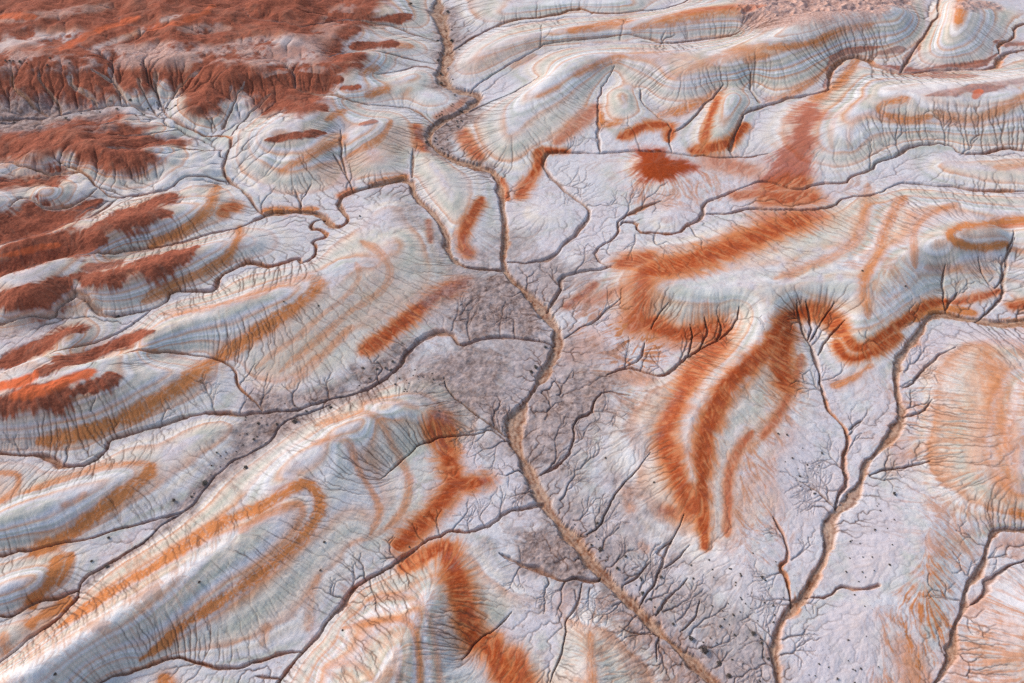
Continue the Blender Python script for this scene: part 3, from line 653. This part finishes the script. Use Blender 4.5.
for c, w, s, pts in BANDS:
    w *= 1.25 if c == 'O' else 1.12
    pts = [tuple(p) for p in smooth_line(pts, 2)]
    ij = [land(*p) for p in pts]; wid = []
    for k, p in enumerate(pts):                          # the band's thickness where it lies on the ground
        a = pts[max(0, k - 1)]; b = pts[min(len(pts) - 1, k + 1)]
        tx, ty = b[0] - a[0], b[1] - a[1]; L = math.hypot(tx, ty) + 1e-9
        nx, ny = -ty / L * w * .5, tx / L * w * .5
        p1 = land(p[0] + nx, p[1] + ny); p2 = land(p[0] - nx, p[1] - ny)
        ta = np.array(land(p[0] + tx / L * 3, p[1] + ty / L * 3)) - np.array(land(p[0] - tx / L * 3, p[1] - ty / L * 3))
        nn = np.array([-ta[1], ta[0]]) / (np.hypot(*ta) + 1e-9)
        tp = min(1.0, (.1 if c == 'B' else .5 if c == 'R' else .3) + min(k, len(pts) - 1 - k) / max(2.0, (.26 if c in 'BR' else .16) * len(pts)))
        wid.append(tp * max(1.5, abs(float(np.dot(np.array(p1) - np.array(p2), nn))) * .5))
    r = near(ij, wid)
    if r is None: continue
    si, sj, dd = r
    k0, k1 = KW[c]
    n = dd + st2[si, sj] * (.14 if c in 'RO' else .12 if c == 'B' else .08) + mid[si, sj] * (.95 if c == 'B' else .55) + fine[si, sj] * .2
    m = (1 - sstep(k0, k1, n)) * s
    if c == 'S': m = m * np.clip(.9 + .6 * mid[si, sj] + .5 * fine[si, sj], .2, 1)
    if c == 'O': M['O'][si, sj] = np.maximum(M['O'][si, sj], (1 - sstep(.5, 2.2, dd + mid[si, sj] * .5)) * .38 * s)
    if c == 'O': m = m * np.clip(1.12 + .3 * fade[si, sj] + .16 * st2[si, sj] - .35 * np.exp(-((n - .28) / .13) ** 2), .2, 1.15)
    if c == 'R':
        m = m * np.clip(.88 + .4 * mid[si, sj] + .24 * st2[si, sj] + .25 * fine[si, sj], .35, 1.0)
        halo = (1 - sstep(.6, 2.3, dd + st2[si, sj] * .2 + mid[si, sj] * .5)) * .8 * s
        M['O'][si, sj] = np.maximum(M['O'][si, sj], halo)
    M[c][si, sj] = np.maximum(M[c][si, sj], m)
def area(poly, edge):
    P = np.array([land(*p) for p in poly], np.float32)
    pad = 60
    a0 = int(max(0, P[:, 0].min() - pad)); a1 = int(min(NV, P[:, 0].max() + pad))
    b0 = int(max(0, P[:, 1].min() - pad)); b1 = int(min(NU, P[:, 1].max() + pad))
    I = np.arange(a0, a1, dtype=np.float32)[:, None]; J = np.arange(b0, b1, dtype=np.float32)[None]
    ins = np.zeros((a1 - a0, b1 - b0), bool); best = np.full(ins.shape, 1e9, np.float32)
    for p, q in zip(P, np.roll(P, -1, 0)):
        d = q - p; L = float(d @ d) + 1e-9
        t = np.clip(((I - p[0]) * d[0] + (J - p[1]) * d[1]) / L, 0, 1)
        np.minimum(best, np.hypot(I - p[0] - t * d[0], J - p[1] - t * d[1]), out=best)
        cr = ((p[0] <= I) != (q[0] <= I)) & (J < (q[1] - p[1]) * (I - p[0]) / (q[0] - p[0] + 1e-12) + p[1])
        ins ^= cr
    e = edge * .94e-3 / STEP
    sd = np.where(ins, best, -best) / e
    return slice(a0, a1), slice(b0, b1), sd
for c, s, edge, poly in AREAS:
    si, sj, sd = area(poly, edge)
    m = sstep(-1.3, 1.1, sd / (1.6 if c == 'S' else 1) + (.5 if c == 'S' else 0) + mid[si, sj] * (1.9 if c == 'S' else 2.1 if c == 'B' else 1.2) + fade[si, sj] * (1.4 if c == 'S' else 1.0 if c == 'B' else .3) + st2[si, sj] * .28 + fine[si, sj] * .3) * s
    if c == 'O': m = m * np.clip(.8 + 1.3 * mid[si, sj] + .9 * fine[si, sj] + .75 * st2[si, sj], .02, 1.8)
    M[c][si, sj] = np.maximum(M[c][si, sj], m)
zrel = Zs - zbase(XX, YY)
M['B'] = M['B'] * (1 - .92 * np.clip(np.maximum(M['W'], M['P']) * (M['B'] > 0) * (zrel > 3.6), 0, 1) * sstep(-.35, .25, mid + fine * .6 + .1))
M['G'] *= np.clip(.8 + mid, .2, 1)
# thin horizontal beds following the height of the slopes
flatm = (1 - sstep(.02, .13, blur(slope, 6))).astype(np.float32)
# a smooth bed coordinate whose level lines run along the traced beds, crests and channels
lines = [(np.array([to_ij(x, y) for x, y, z in r]), [p[2] for p in smooth_line(g, 1)]) for r, g in zip(ridge_world, RG) if not (g[0][0] > 900 and g[0][1] > 560)]
lines += [(np.array([to_ij(p[0], p[1]) for p in q]), [0.0] * len(q)) for k, w, d, q in chan_world if k != 'rill']
for c, w, s, pts in BANDS:
    if c in 'ORG' and len(pts) > 2 and w < 18:
        ij = np.array([land(*p) for p in smooth_line(pts, 1)])
        zz = zrel[ij[:, 0].astype(int), ij[:, 1].astype(int)] / RELIEF
        lines.append((ij, [float(zz.mean())] * len(ij)))
P_ = None
for lev in (32, 16, 8, 4):
    sh = (max(2, (NV - 1) // lev + 1), (NU - 1) // lev + 1); acc = np.zeros(sh); cnt = np.zeros(sh)
    for ij, vals in lines:
        a = dense([(p[0] / lev, p[1] / lev, v) for p, v in zip(ij, vals)], 2)
        i = np.clip(np.rint(a[:, 0]).astype(int), 0, sh[0] - 1); j = np.clip(np.rint(a[:, 1]).astype(int), 0, sh[1] - 1)
        np.add.at(acc, (i, j), a[:, 2]); np.add.at(cnt, (i, j), 1)
    fix = cnt > 0; val = acc / np.maximum(cnt, 1)
    P_ = np.full(sh, 2.0) if P_ is None else resize(P_, sh)
    P_[fix] = val[fix]; P_ = solve(0, P_, 400 if lev > 4 else 200, fix, val)
strat = (resize(blur(P_, 7), SH) + resize(off * vnoise(sh2, 150, 45, 3, .45), SH) * 7 + .35 * fade + .12 * mid + .03 * fine + .010 * st2).astype(np.float32)
rill_m = np.clip(rill * .8 + gul * .6, 0, 1) * (1 - .5 * M['B'])  # dark rill lines: brown wet sediment plus painted shade of the grooves
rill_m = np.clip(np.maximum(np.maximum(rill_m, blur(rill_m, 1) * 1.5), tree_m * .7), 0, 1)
M['B'] = M['B'] * (1 - .7 * np.clip(blur(gul.astype(np.float32), 2) * 2, 0, 1))
M['B'] = M['B'] * (1 - np.clip(bank * 1.15, 0, .9))
M['O'] = np.maximum(M['O'], np.clip(resize(blur(M['B'][::4, ::4].copy(), 14), SH) * .75, 0, .55) * np.clip(.7 + 1.2 * mid, .1, 1.2)).astype(np.float32)
rough = np.maximum(M['S'], np.maximum(M['P'], M['B']))
Zn = Zn + rough * (vnoise(SH, 14, 31, 4, .7) * .24) + M['B'] * vnoise(SH, 20, 33, 3, .5) * .35 - M['P'] * (YY > 200) * (XX > 40) * np.abs(vnoise(SH, 16, 35, 3, .5)) * 1.6
print('colours', time.time() - T0)
flatm = np.where(lane >= 0, lane, np.where(bed > .25, .1, flatm)).astype(np.float32)
np_masks = {
 'strata_warm': np.stack([M['O'], M['R'], M['B'], M['V']], -1),
 'strata_pale': np.stack([M['G'], M['W'], M['P'], M['L']], -1),
 'sediment_shade': np.stack([bed, rill_m, M['S'], np.clip(.5 + .18 * st2, 0, 1)], -1),
}

# ------------------------------------------------------------------ material
def new_mat(name):
    m = bpy.data.materials.new(name); m.use_nodes = True
    nt = m.node_tree; nt.nodes.clear()
    return m, nt
def srgb(r, g, b, k=1.0):
    f = lambda c: (c / 255 / 12.92 if c <= 10.3 else ((c / 255 + .055) / 1.055) ** 2.4) * k
    return (f(r), f(g), f(b), 1)
gm, nt = new_mat('layered_clay')
N = nt.nodes; Lk = nt.links
def node(t, **kw):
    n = N.new(t)
    for k, v in kw.items(): setattr(n, k, v)
    return n
def mix(fac, a, b):
    n = node('ShaderNodeMix', data_type='RGBA')
    for s, v in ((0, fac), (6, a), (7, b)):
        if hasattr(v, 'is_output'): Lk.new(v, n.inputs[s])
        else: n.inputs[s].default_value = v
    return n.outputs[2]
def mth(op, a, b=0.0, clamp=False):
    n = node('ShaderNodeMath', operation=op, use_clamp=clamp)
    for s, v in ((0, a), (1, b)):
        if hasattr(v, 'is_output'): Lk.new(v, n.inputs[s])
        else: n.inputs[s].default_value = v
    return n.outputs[0]
def ramp(x, stops, interp='LINEAR'):
    n = node('ShaderNodeValToRGB'); n.color_ramp.interpolation = interp
    e = n.color_ramp.elements
    while len(e) < len(stops): e.new(.5)
    for k, (p, c) in enumerate(stops): e[k].position = p; e[k].color = c
    Lk.new(x, n.inputs[0]); return n.outputs[0]
def attr4(name):
    a = node('ShaderNodeAttribute', attribute_name=name); s = node('ShaderNodeSeparateColor')
    Lk.new(a.outputs['Color'], s.inputs[0])
    return s.outputs[0], s.outputs[1], s.outputs[2], a.outputs['Alpha']
tc = node('ShaderNodeTexCoord')
def noise(scale, detail=4, rough=.55, vec=None):
    n = node('ShaderNodeTexNoise'); n.inputs['Scale'].default_value = scale; n.inputs['Detail'].default_value = detail; n.inputs['Roughness'].default_value = rough
    Lk.new(vec or tc.outputs['Object'], n.inputs['Vector']); return n.outputs[0]
aO, aR, aB, aV = attr4('strata_warm'); aG, aW, aP, aL = attr4('strata_pale'); aBed, aRill, aS, aStreak = attr4('sediment_shade')
stn = node('ShaderNodeAttribute', attribute_name='stratum')
n_big, n_mid, n_fine = noise(.05, 5), noise(.35, 5), noise(2.2, 5, .7)
n_grain = noise(7.0, 3, .7)
sv = mth('ADD', stn.outputs['Fac'], mth('MULTIPLY', mth('SUBTRACT', n_mid, .5), .30))
sv = mth('FRACT', mth('MULTIPLY', sv, 1 / 7.8))
cream, pale, grn, org, wht = srgb(220,202,180), srgb(207,199,196), srgb(168,168,148), srgb(204,138,94), srgb(236,228,218)
seq = [pale, grn, pale, cream, wht, org, cream, grn, cream, org, pale, grn, wht, pale, cream, org, pale, grn, cream, grn, pale, wht, org, cream, pale]
rb = random.Random(4); pos = [0.0]
for _ in seq[1:]: pos.append(pos[-1] + rb.uniform(.4, 1.6))
tone = lambda c, k: tuple(c[q] * k + pale[q] * (1 - k) for q in range(3)) + (1,)
beds = ramp(sv, [(p / pos[-1], tone(c, rb.uniform(.8, 1) if 0 < p < pos[-1] else 1)) for p, c in zip(pos, seq)])
sv2 = mth('FRACT', mth('MULTIPLY', stn.outputs['Fac'], 1 / 4.6))
wide = ramp(sv2, [(0, pale), (.16, cream), (.30, srgb(214,172,138)), (.40, cream), (.55, grn), (.68, srgb(186,186,174)), (.8, wht), (.9, cream), (1, pale)])
beds = mix(.22, beds, wide)
silt_ = node('ShaderNodeAttribute', attribute_name='silt').outputs['Fac']
col = mix(mth('MULTIPLY', mth('SUBTRACT', 1.0, mth('MULTIPLY', silt_, .7)), ramp(noise(.085, 6, .62), [(.34, (.45,.45,.45,1)), (.54, (1,1,1,1))])), pale, beds)
col = mix(mth('MULTIPLY', mth('SUBTRACT', n_big, .45, True), 1.6, True), col, srgb(222,204,190))
col = mix(mth('MULTIPLY', aL, .8), col, srgb(206,190,188))
col = mix(mth('MULTIPLY', aG, .85), col, srgb(178,177,158))
col = mix(mth('MULTIPLY', aW, .75), col, srgb(236,227,219))
silt = node('ShaderNodeAttribute', attribute_name='silt').outputs['Fac']
n_pat = noise(.16, 6, .62)
bw = lambda a, b: [(a, (0,0,0,1)), (b, (1,1,1,1))]
col = mix(mth('MULTIPLY', silt, mth('MULTIPLY', ramp(n_pat, bw(.46, .60)), .85), True), col, srgb(206,178,160))
col = mix(mth('MULTIPLY', silt, mth('MULTIPLY', ramp(n_pat, bw(.50, .36)), .6), True), col, srgb(210,201,202))
col = mix(mth('MULTIPLY', silt, mth('MULTIPLY', ramp(noise(1.1, 6, .72), bw(.52, .68)), .65), True), col, srgb(180,152,138))
col = mix(mth('MULTIPLY', mth('ADD', silt, .25, True), mth('MULTIPLY', ramp(noise(3.2, 2, .5), bw(.66, .72)), .6), True), col, srgb(120,98,90))
orange = mix(n_mid, srgb(206,132,78), srgb(190,110,58))
col = mix(mth('MULTIPLY', aO, 1.15, True), col, orange)
pk = mix(ramp(n_fine, [(.36, (0,0,0,1)), (.6, (1,1,1,1))]), srgb(166,120,102), srgb(212,174,156))
col = mix(aP, col, pk)
rust = mix(ramp(n_fine, [(.36, (0,0,0,1)), (.62, (1,1,1,1))]), srgb(160,60,18), srgb(190,86,34))
rust = mix(.55, rust, ramp(aR, [(.35, srgb(208,126,74)), (.75, srgb(170,68,24)), (1, srgb(142,52,16))]))
col = mix(aR, col, rust)
brick = mix(ramp(mth('ADD', mth('MULTIPLY', n_fine, .5), mth('MULTIPLY', noise(.3, 6, .7), .5)), [(.35, (0,0,0,1)), (.65, (1,1,1,1))]), srgb(104,50,34), srgb(182,100,70))
col = mix(aB, col, brick)
col = mix(aV, col, srgb(212,102,58))
scrub = mix(ramp(mth('ADD', mth('MULTIPLY', noise(.8, 7, .72), .75), mth('MULTIPLY', n_fine, .25)), [(.40, (0,0,0,1)), (.60, (1,1,1,1))]), srgb(104,80,70), srgb(184,158,146))
col = mix(mth('MULTIPLY', aS, mth('ADD', .45, n_mid), True), col, scrub)
# faint streaks of washed-down silt, speckle
col = mix(mth('MULTIPLY', mth('SUBTRACT', aStreak, .5, True), .6, True), col, srgb(150,112,90))
col = mix(mth('MULTIPLY', aRill, .85), col, srgb(92,58,42))  # wet brown sediment and the rills' shade, both put into this colour
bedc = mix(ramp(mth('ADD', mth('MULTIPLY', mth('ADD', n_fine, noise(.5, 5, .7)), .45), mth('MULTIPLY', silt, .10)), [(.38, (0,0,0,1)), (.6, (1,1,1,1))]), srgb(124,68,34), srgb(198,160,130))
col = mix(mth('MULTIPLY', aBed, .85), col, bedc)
hsv = node('ShaderNodeHueSaturation'); Lk.new(col, hsv.inputs['Color'])
Lk.new(mth('ADD', .86, mth('MULTIPLY', n_grain, .28)), hsv.inputs['Value'])
bs = node('ShaderNodeBsdfPrincipled'); bs.inputs['Roughness'].default_value = .95; bs.inputs['Specular IOR Level'].default_value = .15
Lk.new(hsv.outputs[0], bs.inputs['Base Color'])
bp = node('ShaderNodeBump'); bp.inputs['Strength'].default_value = .5; bp.inputs['Distance'].default_value = .105
Lk.new(mth('ADD', n_fine, mth('MULTIPLY', n_grain, .5)), bp.inputs['Height']); Lk.new(bp.outputs[0], bs.inputs['Normal'])
out = node('ShaderNodeOutputMaterial'); Lk.new(bs.outputs[0], out.inputs[0])

# ------------------------------------------------------------------ terrain meshes: one height field, cut into the pieces of land it shows
def mesh_from(name, keep, parent=None):
    """the grid cells marked in keep as one mesh (keep: bool per cell)"""
    ci, cj = np.nonzero(keep)
    q = np.stack([ci * NU + cj, ci * NU + cj + 1, (ci + 1) * NU + cj + 1, (ci + 1) * NU + cj], 1)
    used = np.zeros(NU * NV, bool); used[q.ravel()] = True
    rem = np.cumsum(used) - 1; q = rem[q]
    vid = np.nonzero(used)[0]
    me = bpy.data.meshes.new(name)
    co = np.stack([XX.ravel()[vid], YY.ravel()[vid], Zn.ravel()[vid]], 1).astype(np.float32)
    me.vertices.add(len(vid)); me.vertices.foreach_set('co', co.ravel())
    me.loops.add(q.size); me.loops.foreach_set('vertex_index', q.ravel().astype(np.int32))
    me.polygons.add(len(q)); me.polygons.foreach_set('loop_start', np.arange(0, q.size, 4, dtype=np.int32))
    me.update(calc_edges=True)
    me.polygons.foreach_set('use_smooth', np.ones(len(q), bool))
    for an, arr in np_masks.items():
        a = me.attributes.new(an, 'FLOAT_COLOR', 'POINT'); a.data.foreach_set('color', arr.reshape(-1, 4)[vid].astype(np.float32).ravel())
    a = me.attributes.new('stratum', 'FLOAT', 'POINT'); a.data.foreach_set('value', strat.ravel()[vid])
    a = me.attributes.new('silt', 'FLOAT', 'POINT'); a.data.foreach_set('value', flatm.ravel()[vid])
    me.materials.append(gm)
    o = bpy.data.objects.new(name, me); C.objects.link(o)
    o['kind'] = 'structure'
    return o
wc = washid[:-1, :-1]
plate = (M['B'] > .5) & (XX < -40) & (YY > 115)
plate = blur(plate.astype(np.float32), 6)[:-1, :-1] > .5
flat = blur((zrel < .9).astype(np.float32), 10)[:-1, :-1] > .5
left = np.ones(wc.shape, bool)
for k in range(nwash):
    s = (wc == k) & left
    if s.sum() > 50: mesh_from('dry_wash', s); left &= ~s
s = plate & left; mesh_from('red_plateau', s); left &= ~s
s = flat & left; mesh_from('valley_floor', s); left &= ~s
mesh_from('hills', left)
# the land beyond, out to the horizon
def ring():
    bi = [(0, j) for j in range(0, NU, 20)] + [(i, NU - 1) for i in range(0, NV, 20)] + [(NV - 1, j) for j in range(NU - 1, -1, -20)] + [(i, 0) for i in range(NV - 1, -1, -20)]
    seen = []; 
    for b in bi:
        if not seen or seen[-1] != b: seen.append(b)
    if seen[0] == seen[-1]: seen.pop()
    base = np.array([(XX[b], YY[b], Zn[b]) for b in seen]); n = len(base)
    ctr = np.array([0, 130.0, 0]); vs = []; fs = []
    for k, s in enumerate((1, 1.12, 1.4, 2, 3.5, 8, 30)):
        p = ctr + (base - ctr) * s; p[:, 2] = base[:, 2] + (2 + 3 * np.sin(np.arange(n) * .21 + k)) * (k > 0) - .05 * (k == 0)
        vs += [tuple(x) for x in p]
        if k:
            for i in range(n): fs.append(((k - 1) * n + i, k * n + i, k * n + (i + 1) % n, (k - 1) * n + (i + 1) % n))
    me = bpy.data.meshes.new('outer_terrain'); me.from_pydata(vs, [], fs); me.update()
    a = me.attributes.new('stratum', 'FLOAT', 'POINT'); a.data.foreach_set('value', np.array([v[2] for v in vs], np.float32))
    me.materials.append(gm)
    o = bpy.data.objects.new('outer_terrain', me); C.objects.link(o); o['kind'] = 'structure'
ring()
print('meshes', time.time() - T0)

# ------------------------------------------------------------------ shrubs: dry saltbush clumps, each one an object
sm, nt = new_mat('dry_leaves'); N = nt.nodes; Lk = nt.links; tc = node('ShaderNodeTexCoord')
oi = node('ShaderNodeObjectInfo')
c1 = mix(noise(9, 3), srgb(58,47,42), srgb(104,86,74))
c1 = mix(mth('MULTIPLY', oi.outputs['Random'], .5), c1, srgb(84,82,70))
bs = node('ShaderNodeBsdfPrincipled'); bs.inputs['Roughness'].default_value = .9
Lk.new(c1, bs.inputs['Base Color']); out = node('ShaderNodeOutputMaterial'); Lk.new(bs.outputs[0], out.inputs[0])
tm, nt = new_mat('twig_wood'); N = nt.nodes; Lk = nt.links; tc = node('ShaderNodeTexCoord')
bs = node('ShaderNodeBsdfPrincipled'); bs.inputs['Roughness'].default_value = .95
Lk.new(mix(noise(12, 3), srgb(70,52,42), srgb(112,88,72)), bs.inputs['Base Color']); out = node('ShaderNodeOutputMaterial'); Lk.new(bs.outputs[0], out.inputs[0])
def leaf_mesh(seed, n):
    r = random.Random(seed); vs = []; fs = []
    lobes = [(r.uniform(-.25, .25), r.uniform(-.25, .25), r.uniform(.2, .42), r.uniform(.18, .32)) for _ in range(7)]
    for k in range(n):
        lx, ly, lz, lr = r.choice(lobes)
        a, b = r.uniform(0, 2 * math.pi), math.acos(r.uniform(-.5, 1)); d = lr * r.uniform(.55, 1.1)
        p = (lx + d * math.sin(b) * math.cos(a), ly + d * math.sin(b) * math.sin(a), max(.02, lz + d * math.cos(b) * .8))
        s = r.uniform(.05, .10); t = r.uniform(0, 6.28); e = r.uniform(-.8, .8)
        ux, uy, uz = math.cos(t) * s, math.sin(t) * s, e * s
        wx, wy, wz = -math.sin(t) * s * .55, math.cos(t) * s * .55, r.uniform(-.5, .5) * s
        i = len(vs)
        vs += [(p[0] - ux, p[1] - uy, p[2] - uz), (p[0] + wx, p[1] + wy, p[2] + wz), (p[0] + ux, p[1] + uy, p[2] + uz), (p[0] - wx, p[1] - wy, p[2] - wz)]
        fs.append((i, i + 1, i + 2, i + 3))
    me = bpy.data.meshes.new('shrub_leaves'); me.from_pydata(vs, [], fs); me.materials.append(sm); return me
def stem_mesh(seed):
    r = random.Random(seed); vs = []; fs = []
    for k in range(8):
        a = r.uniform(0, 6.28); l = r.uniform(.25, .5); e = r.uniform(.5, 1.2)
        tip = (math.cos(a) * l * math.cos(e), math.sin(a) * l * math.cos(e), l * math.sin(e))
        i = len(vs)
        for q in range(4):
            b = q * math.pi / 2; vs.append((math.cos(b) * .025, math.sin(b) * .025, -.12))
        for q in range(4):
            b = q * math.pi / 2; vs.append((tip[0] + math.cos(b) * .008, tip[1] + math.sin(b) * .008, tip[2]))
        for q in range(4): fs.append((i + q, i + (q + 1) % 4, i + 4 + (q + 1) % 4, i + 4 + q))
    me = bpy.data.meshes.new('shrub_stems'); me.from_pydata(vs, [], fs); me.materials.append(tm); return me
LEAF = [leaf_mesh(s, 230) for s in range(5)]; STEM = [stem_mesh(s) for s in range(5)]
nsh = [0]
def shrub(px, py, dia, label, group=None, parts=True):
    i, j = land(px, py)
    if not (2 < i < NV - 3 and 2 < j < NU - 3): return
    ii, jj = int(i), int(j)
    p = (float(XX[ii, jj]), float(YY[ii, jj]), float(Zn[ii, jj]))
    size = dia * .00108 * math.hypot(p[0], p[1], H)     # metres across
    k = nsh[0] % 5; nsh[0] += 1
    if parts:
        o = bpy.data.objects.new('shrub', None); o.empty_display_size = .2
        for nm, me in (('foliage', LEAF[k]), ('stems', STEM[k])):
            c = bpy.data.objects.new(nm, me); C.objects.link(c); c.parent = o
    else:
        o = bpy.data.objects.new('shrub', LEAF[k])
    C.objects.link(o)
    o.location = (p[0], p[1], p[2] - .02); o.rotation_euler = (0, 0, random.uniform(0, 6.28))
    o.scale = (size, size * random.uniform(.8, 1.15), size * random.uniform(.65, .95))
    o['label'] = label; o['category'] = 'shrub'
    if group: o['group'] = group
BIG = [
 (705,651,12,'broad grey brown shrub, biggest of the plants beside the lower straight wash'),
 (692,638,7,'compact dark shrub just above the broadest shrub by the lower wash'),
 (719,663,6,'small dark shrub just below and right of the broadest shrub'),
 (729,676,7,'dark shrub at the bottom edge, right of the straight wash'),
 (601,549,6,'dark shrub on the right bank where the straight wash leaves the grey scrub'),
 (618,569,5,'small round black shrub on the pale right bank of the straight wash'),
 (661,577,4,'little shrub in the fork of a branching gully right of the straight wash'),
 (643,593,5,'dark shrub at the foot of the branching gully by the straight wash'),
 (651,599,5,'brown shrub just below another at the foot of the branching gully'),
 (674,624,4,'small brown shrub on the right bank halfway down the lower straight wash'),
 (753,633,6,'wide dark shrub on the lavender flat between the two washes'),
 (546,347,5,'dark shrub on the pale bank just below the wash junction'),
 (536,367,6,'black shrub on the pale left bank of the central wash'),
 (532,372,5,'shrub touching the black shrub on the left bank of the central wash'),
 (206,483,7,'largest black shrub along the grey valley strip on the left'),
 (246,467,6,'dark shrub in the bend of the grey valley strip on the left'),
 (174,501,5,'round dark shrub on the pale slope left of the grey valley strip'),
 (340,397,5,'dark shrub in the gully bed at the narrow part of the grey valley'),
 (331,407,5,'dark shrub where the two grey valley gullies part'),
 (296,422,7,'wide dark shrub in the middle of the lower grey valley gully'),
 (277,424,4,'small shrub at the bend of the lower grey valley gully'),
 (363,368,4,'small dark shrub on top of the grey valley strip'),
 (107,566,5,'dark shrub beside the thin gully under the left hill'),
 (110,538,4,'tiny shrub on the pale slope above the thin left gully'),
 (92,561,3,'tiny dark dot of a shrub on the pale flat at the left'),
 (200,582,4,'reddish brown shrub on the shaded side of the long white crest'),
 (57,674,4,'small dark shrub low on the shaded slope at the bottom left corner'),
 (117,315,5,'dark shrub beside the looping gully at the left edge'),
 (284,302,3,'lone dark shrub inside the oval orange ring'),
 (319,305,3,'tiny shrub on the pale slope right of the oval orange ring'),
 (360,216,3,'tiny dark shrub on the pale flat beside the winding gully'),
 (895,494,5,'black shrub alone on the lavender flat right of the curved wash'),
 (843,472,4,'small shrub at the edge of the branching gully left of the curved wash'),
 (793,458,3,'tiny shrub on the lavender flat left of the branching gully'),
 (427,143,5,'dark shrub at the hooked bend of the upper wash'),
 (462,110,5,'dark shrub on the scrubby terrace of the upper wash'),
 (438,61,5,'black shrub on the left bank of the upper wash'),
 (441,72,5,'dark shrub on the narrow neck of the upper wash'),
 (442,82,5,'dark shrub just below the narrow neck of the upper wash'),
 (452,40,5,'dark shrub on the right bank near the head of the upper wash'),
 (448,12,5,'dark shrub at the top edge beside the upper wash'),
 (411,5,6,'dark shrub at the top edge on the pale slope left of the wash'),
 (410,547,3,'tiny shrub below the rust band at the bottom centre'),
 (325,542,4,'dark shrub among the fine rills above the long diagonal gully'),
 (321,570,3,'small shrub just above the bend of the long diagonal gully'),
 (343,630,3,'reddish dot of a shrub on the striped bottom hill'),
 (654,482,3,'lone reddish shrub left of the two long rust bands'),
 (606,458,3,'tiny shrub on the bluish white slope below the grey scrub'),
 (863,271,3,'lone tiny shrub on the banded slope of the large right hill'),
 (906,286,3,'dark dot of a shrub on the white crest of the large right hill'),
]
for b in BIG: shrub(*b)
def scatter(n, poly, lo, hi, label, group, seed):
    r = random.Random(seed); xs = [p[0] for p in poly]; ys = [p[1] for p in poly]; k = 0; tries = 0
    while k < n and tries < 4000:
        tries += 1
        x, y = r.uniform(min(xs), max(xs)), r.uniform(min(ys), max(ys)); ins = False
        for (ax, ay), (bx, by) in zip(poly, poly[1:] + poly[:1]):
            if (ay <= y) != (by <= y) and x < (bx - ax) * (y - ay) / (by - ay) + ax: ins = not ins
        if not ins or any(math.hypot(x - b[0], y - b[1]) < 6 for b in BIG): continue
        i, j = land(x, y)
        if bed[min(int(i), NV - 1), min(int(j), NU - 1)] > .3 and r.random() < .8: continue
        shrub(x, y, lo + (hi - lo) * r.random() ** 2.2, label, group, False); k += 1
scatter(48, [(690,560),(770,545),(790,600),(768,683),(735,683),(700,620)], 1.8, 4.2, 'small dark shrub, one of many on the pale flat between straight and curved wash', 'shrubs between the two washes', 1)
scatter(34, [(845,600),(842,540),(880,500),(908,500),(900,560),(875,600),(880,683),(800,683)], 1.6, 3.6, 'small dark shrub, one of many on the lavender flat right of the curved wash', 'shrubs on the lavender flat', 2)
scatter(16, [(770,430),(800,415),(835,465),(825,500),(785,500)], 1.6, 3.4, 'small dark shrub, one of several left of the branching gully under the rust arch', 'shrubs left of the branching gully', 3)
scatter(36, [(215,445),(256,405),(320,398),(370,374),(405,349),(415,352),(395,378),(350,402),(300,422),(270,448),(215,482),(190,510),(178,512),(200,484)], 1.8, 4.5, 'small dark shrub, one of many lining the grey valley strip on the left', 'shrubs of the grey valley strip', 4)
scatter(24, [(385,385),(420,360),(445,375),(440,400),(455,425),(430,405)], 1.5, 3, 'tiny dark shrub, one of many on the white flat above the central rust band', 'shrubs on the central white flat', 5)
scatter(26, [(437,6),(452,10),(462,50),(452,84),(480,94),(466,120),(442,150),(490,172),(470,165),(430,150),(430,120),(455,100),(434,86)], 2, 4.5, 'small dark shrub, one of many along the scrubby upper wash', 'shrubs of the upper wash', 6)
scatter(18, [(570,525),(600,520),(640,570),(690,620),(740,683),(712,672),(650,610),(600,565)], 2, 4.5, 'small brown shrub, one of a row along the straight wash right bank', 'shrubs on the bank of the straight wash', 7)
scatter(18, [(0,112),(60,105),(110,100),(160,92),(205,130),(225,140),(200,140),(160,118),(60,120),(0,124)], 2, 4, 'small dark shrub, one of many in the white gully below the red scarp', 'shrubs below the red scarp', 8)
scatter(14, [(0,60),(120,55),(240,60),(240,66),(120,66),(0,68)], 2, 3.5, 'small dark shrub, one of a line along the rim of the red plateau', 'shrubs on the plateau rim', 9)
print('shrubs', nsh[0], time.time() - T0)


# ------------------------------------------------------------------ light: soft evening sky, low diffuse sun from the upper left
w = bpy.data.worlds.new('World'); bpy.context.scene.world = w; w.use_nodes = True
wn = w.node_tree; bg = wn.nodes['Background']
sky = wn.nodes.new('ShaderNodeTexSky'); sky.sky_type = 'NISHITA'; sky.sun_disc = False
SUN_EL, SUN_AZ = math.radians(33), math.radians(-60)      # azimuth from +y (away from the camera), negative to the left
sky.sun_elevation = SUN_EL; sky.sun_rotation = SUN_AZ
wn.links.new(sky.outputs[0], bg.inputs[0]); bg.inputs[1].default_value = .135
sd = bpy.data.lights.new('sun', 'SUN'); sd.energy = 1.65; sd.angle = math.radians(16); sd.color = (1, .93, .86)
so = bpy.data.objects.new('sun', sd); C.objects.link(so)
so.rotation_euler = (math.pi / 2 - SUN_EL, 0, math.pi - SUN_AZ) 
sc = bpy.context.scene
sc.view_settings.view_transform = 'Standard'; sc.view_settings.look = 'None'; sc.view_settings.gamma = 1; sc.view_settings.use_curve_mapping = False
sc.view_settings.exposure = 0.8
sc.cycles.use_denoising = False
print('done', time.time() - T0)
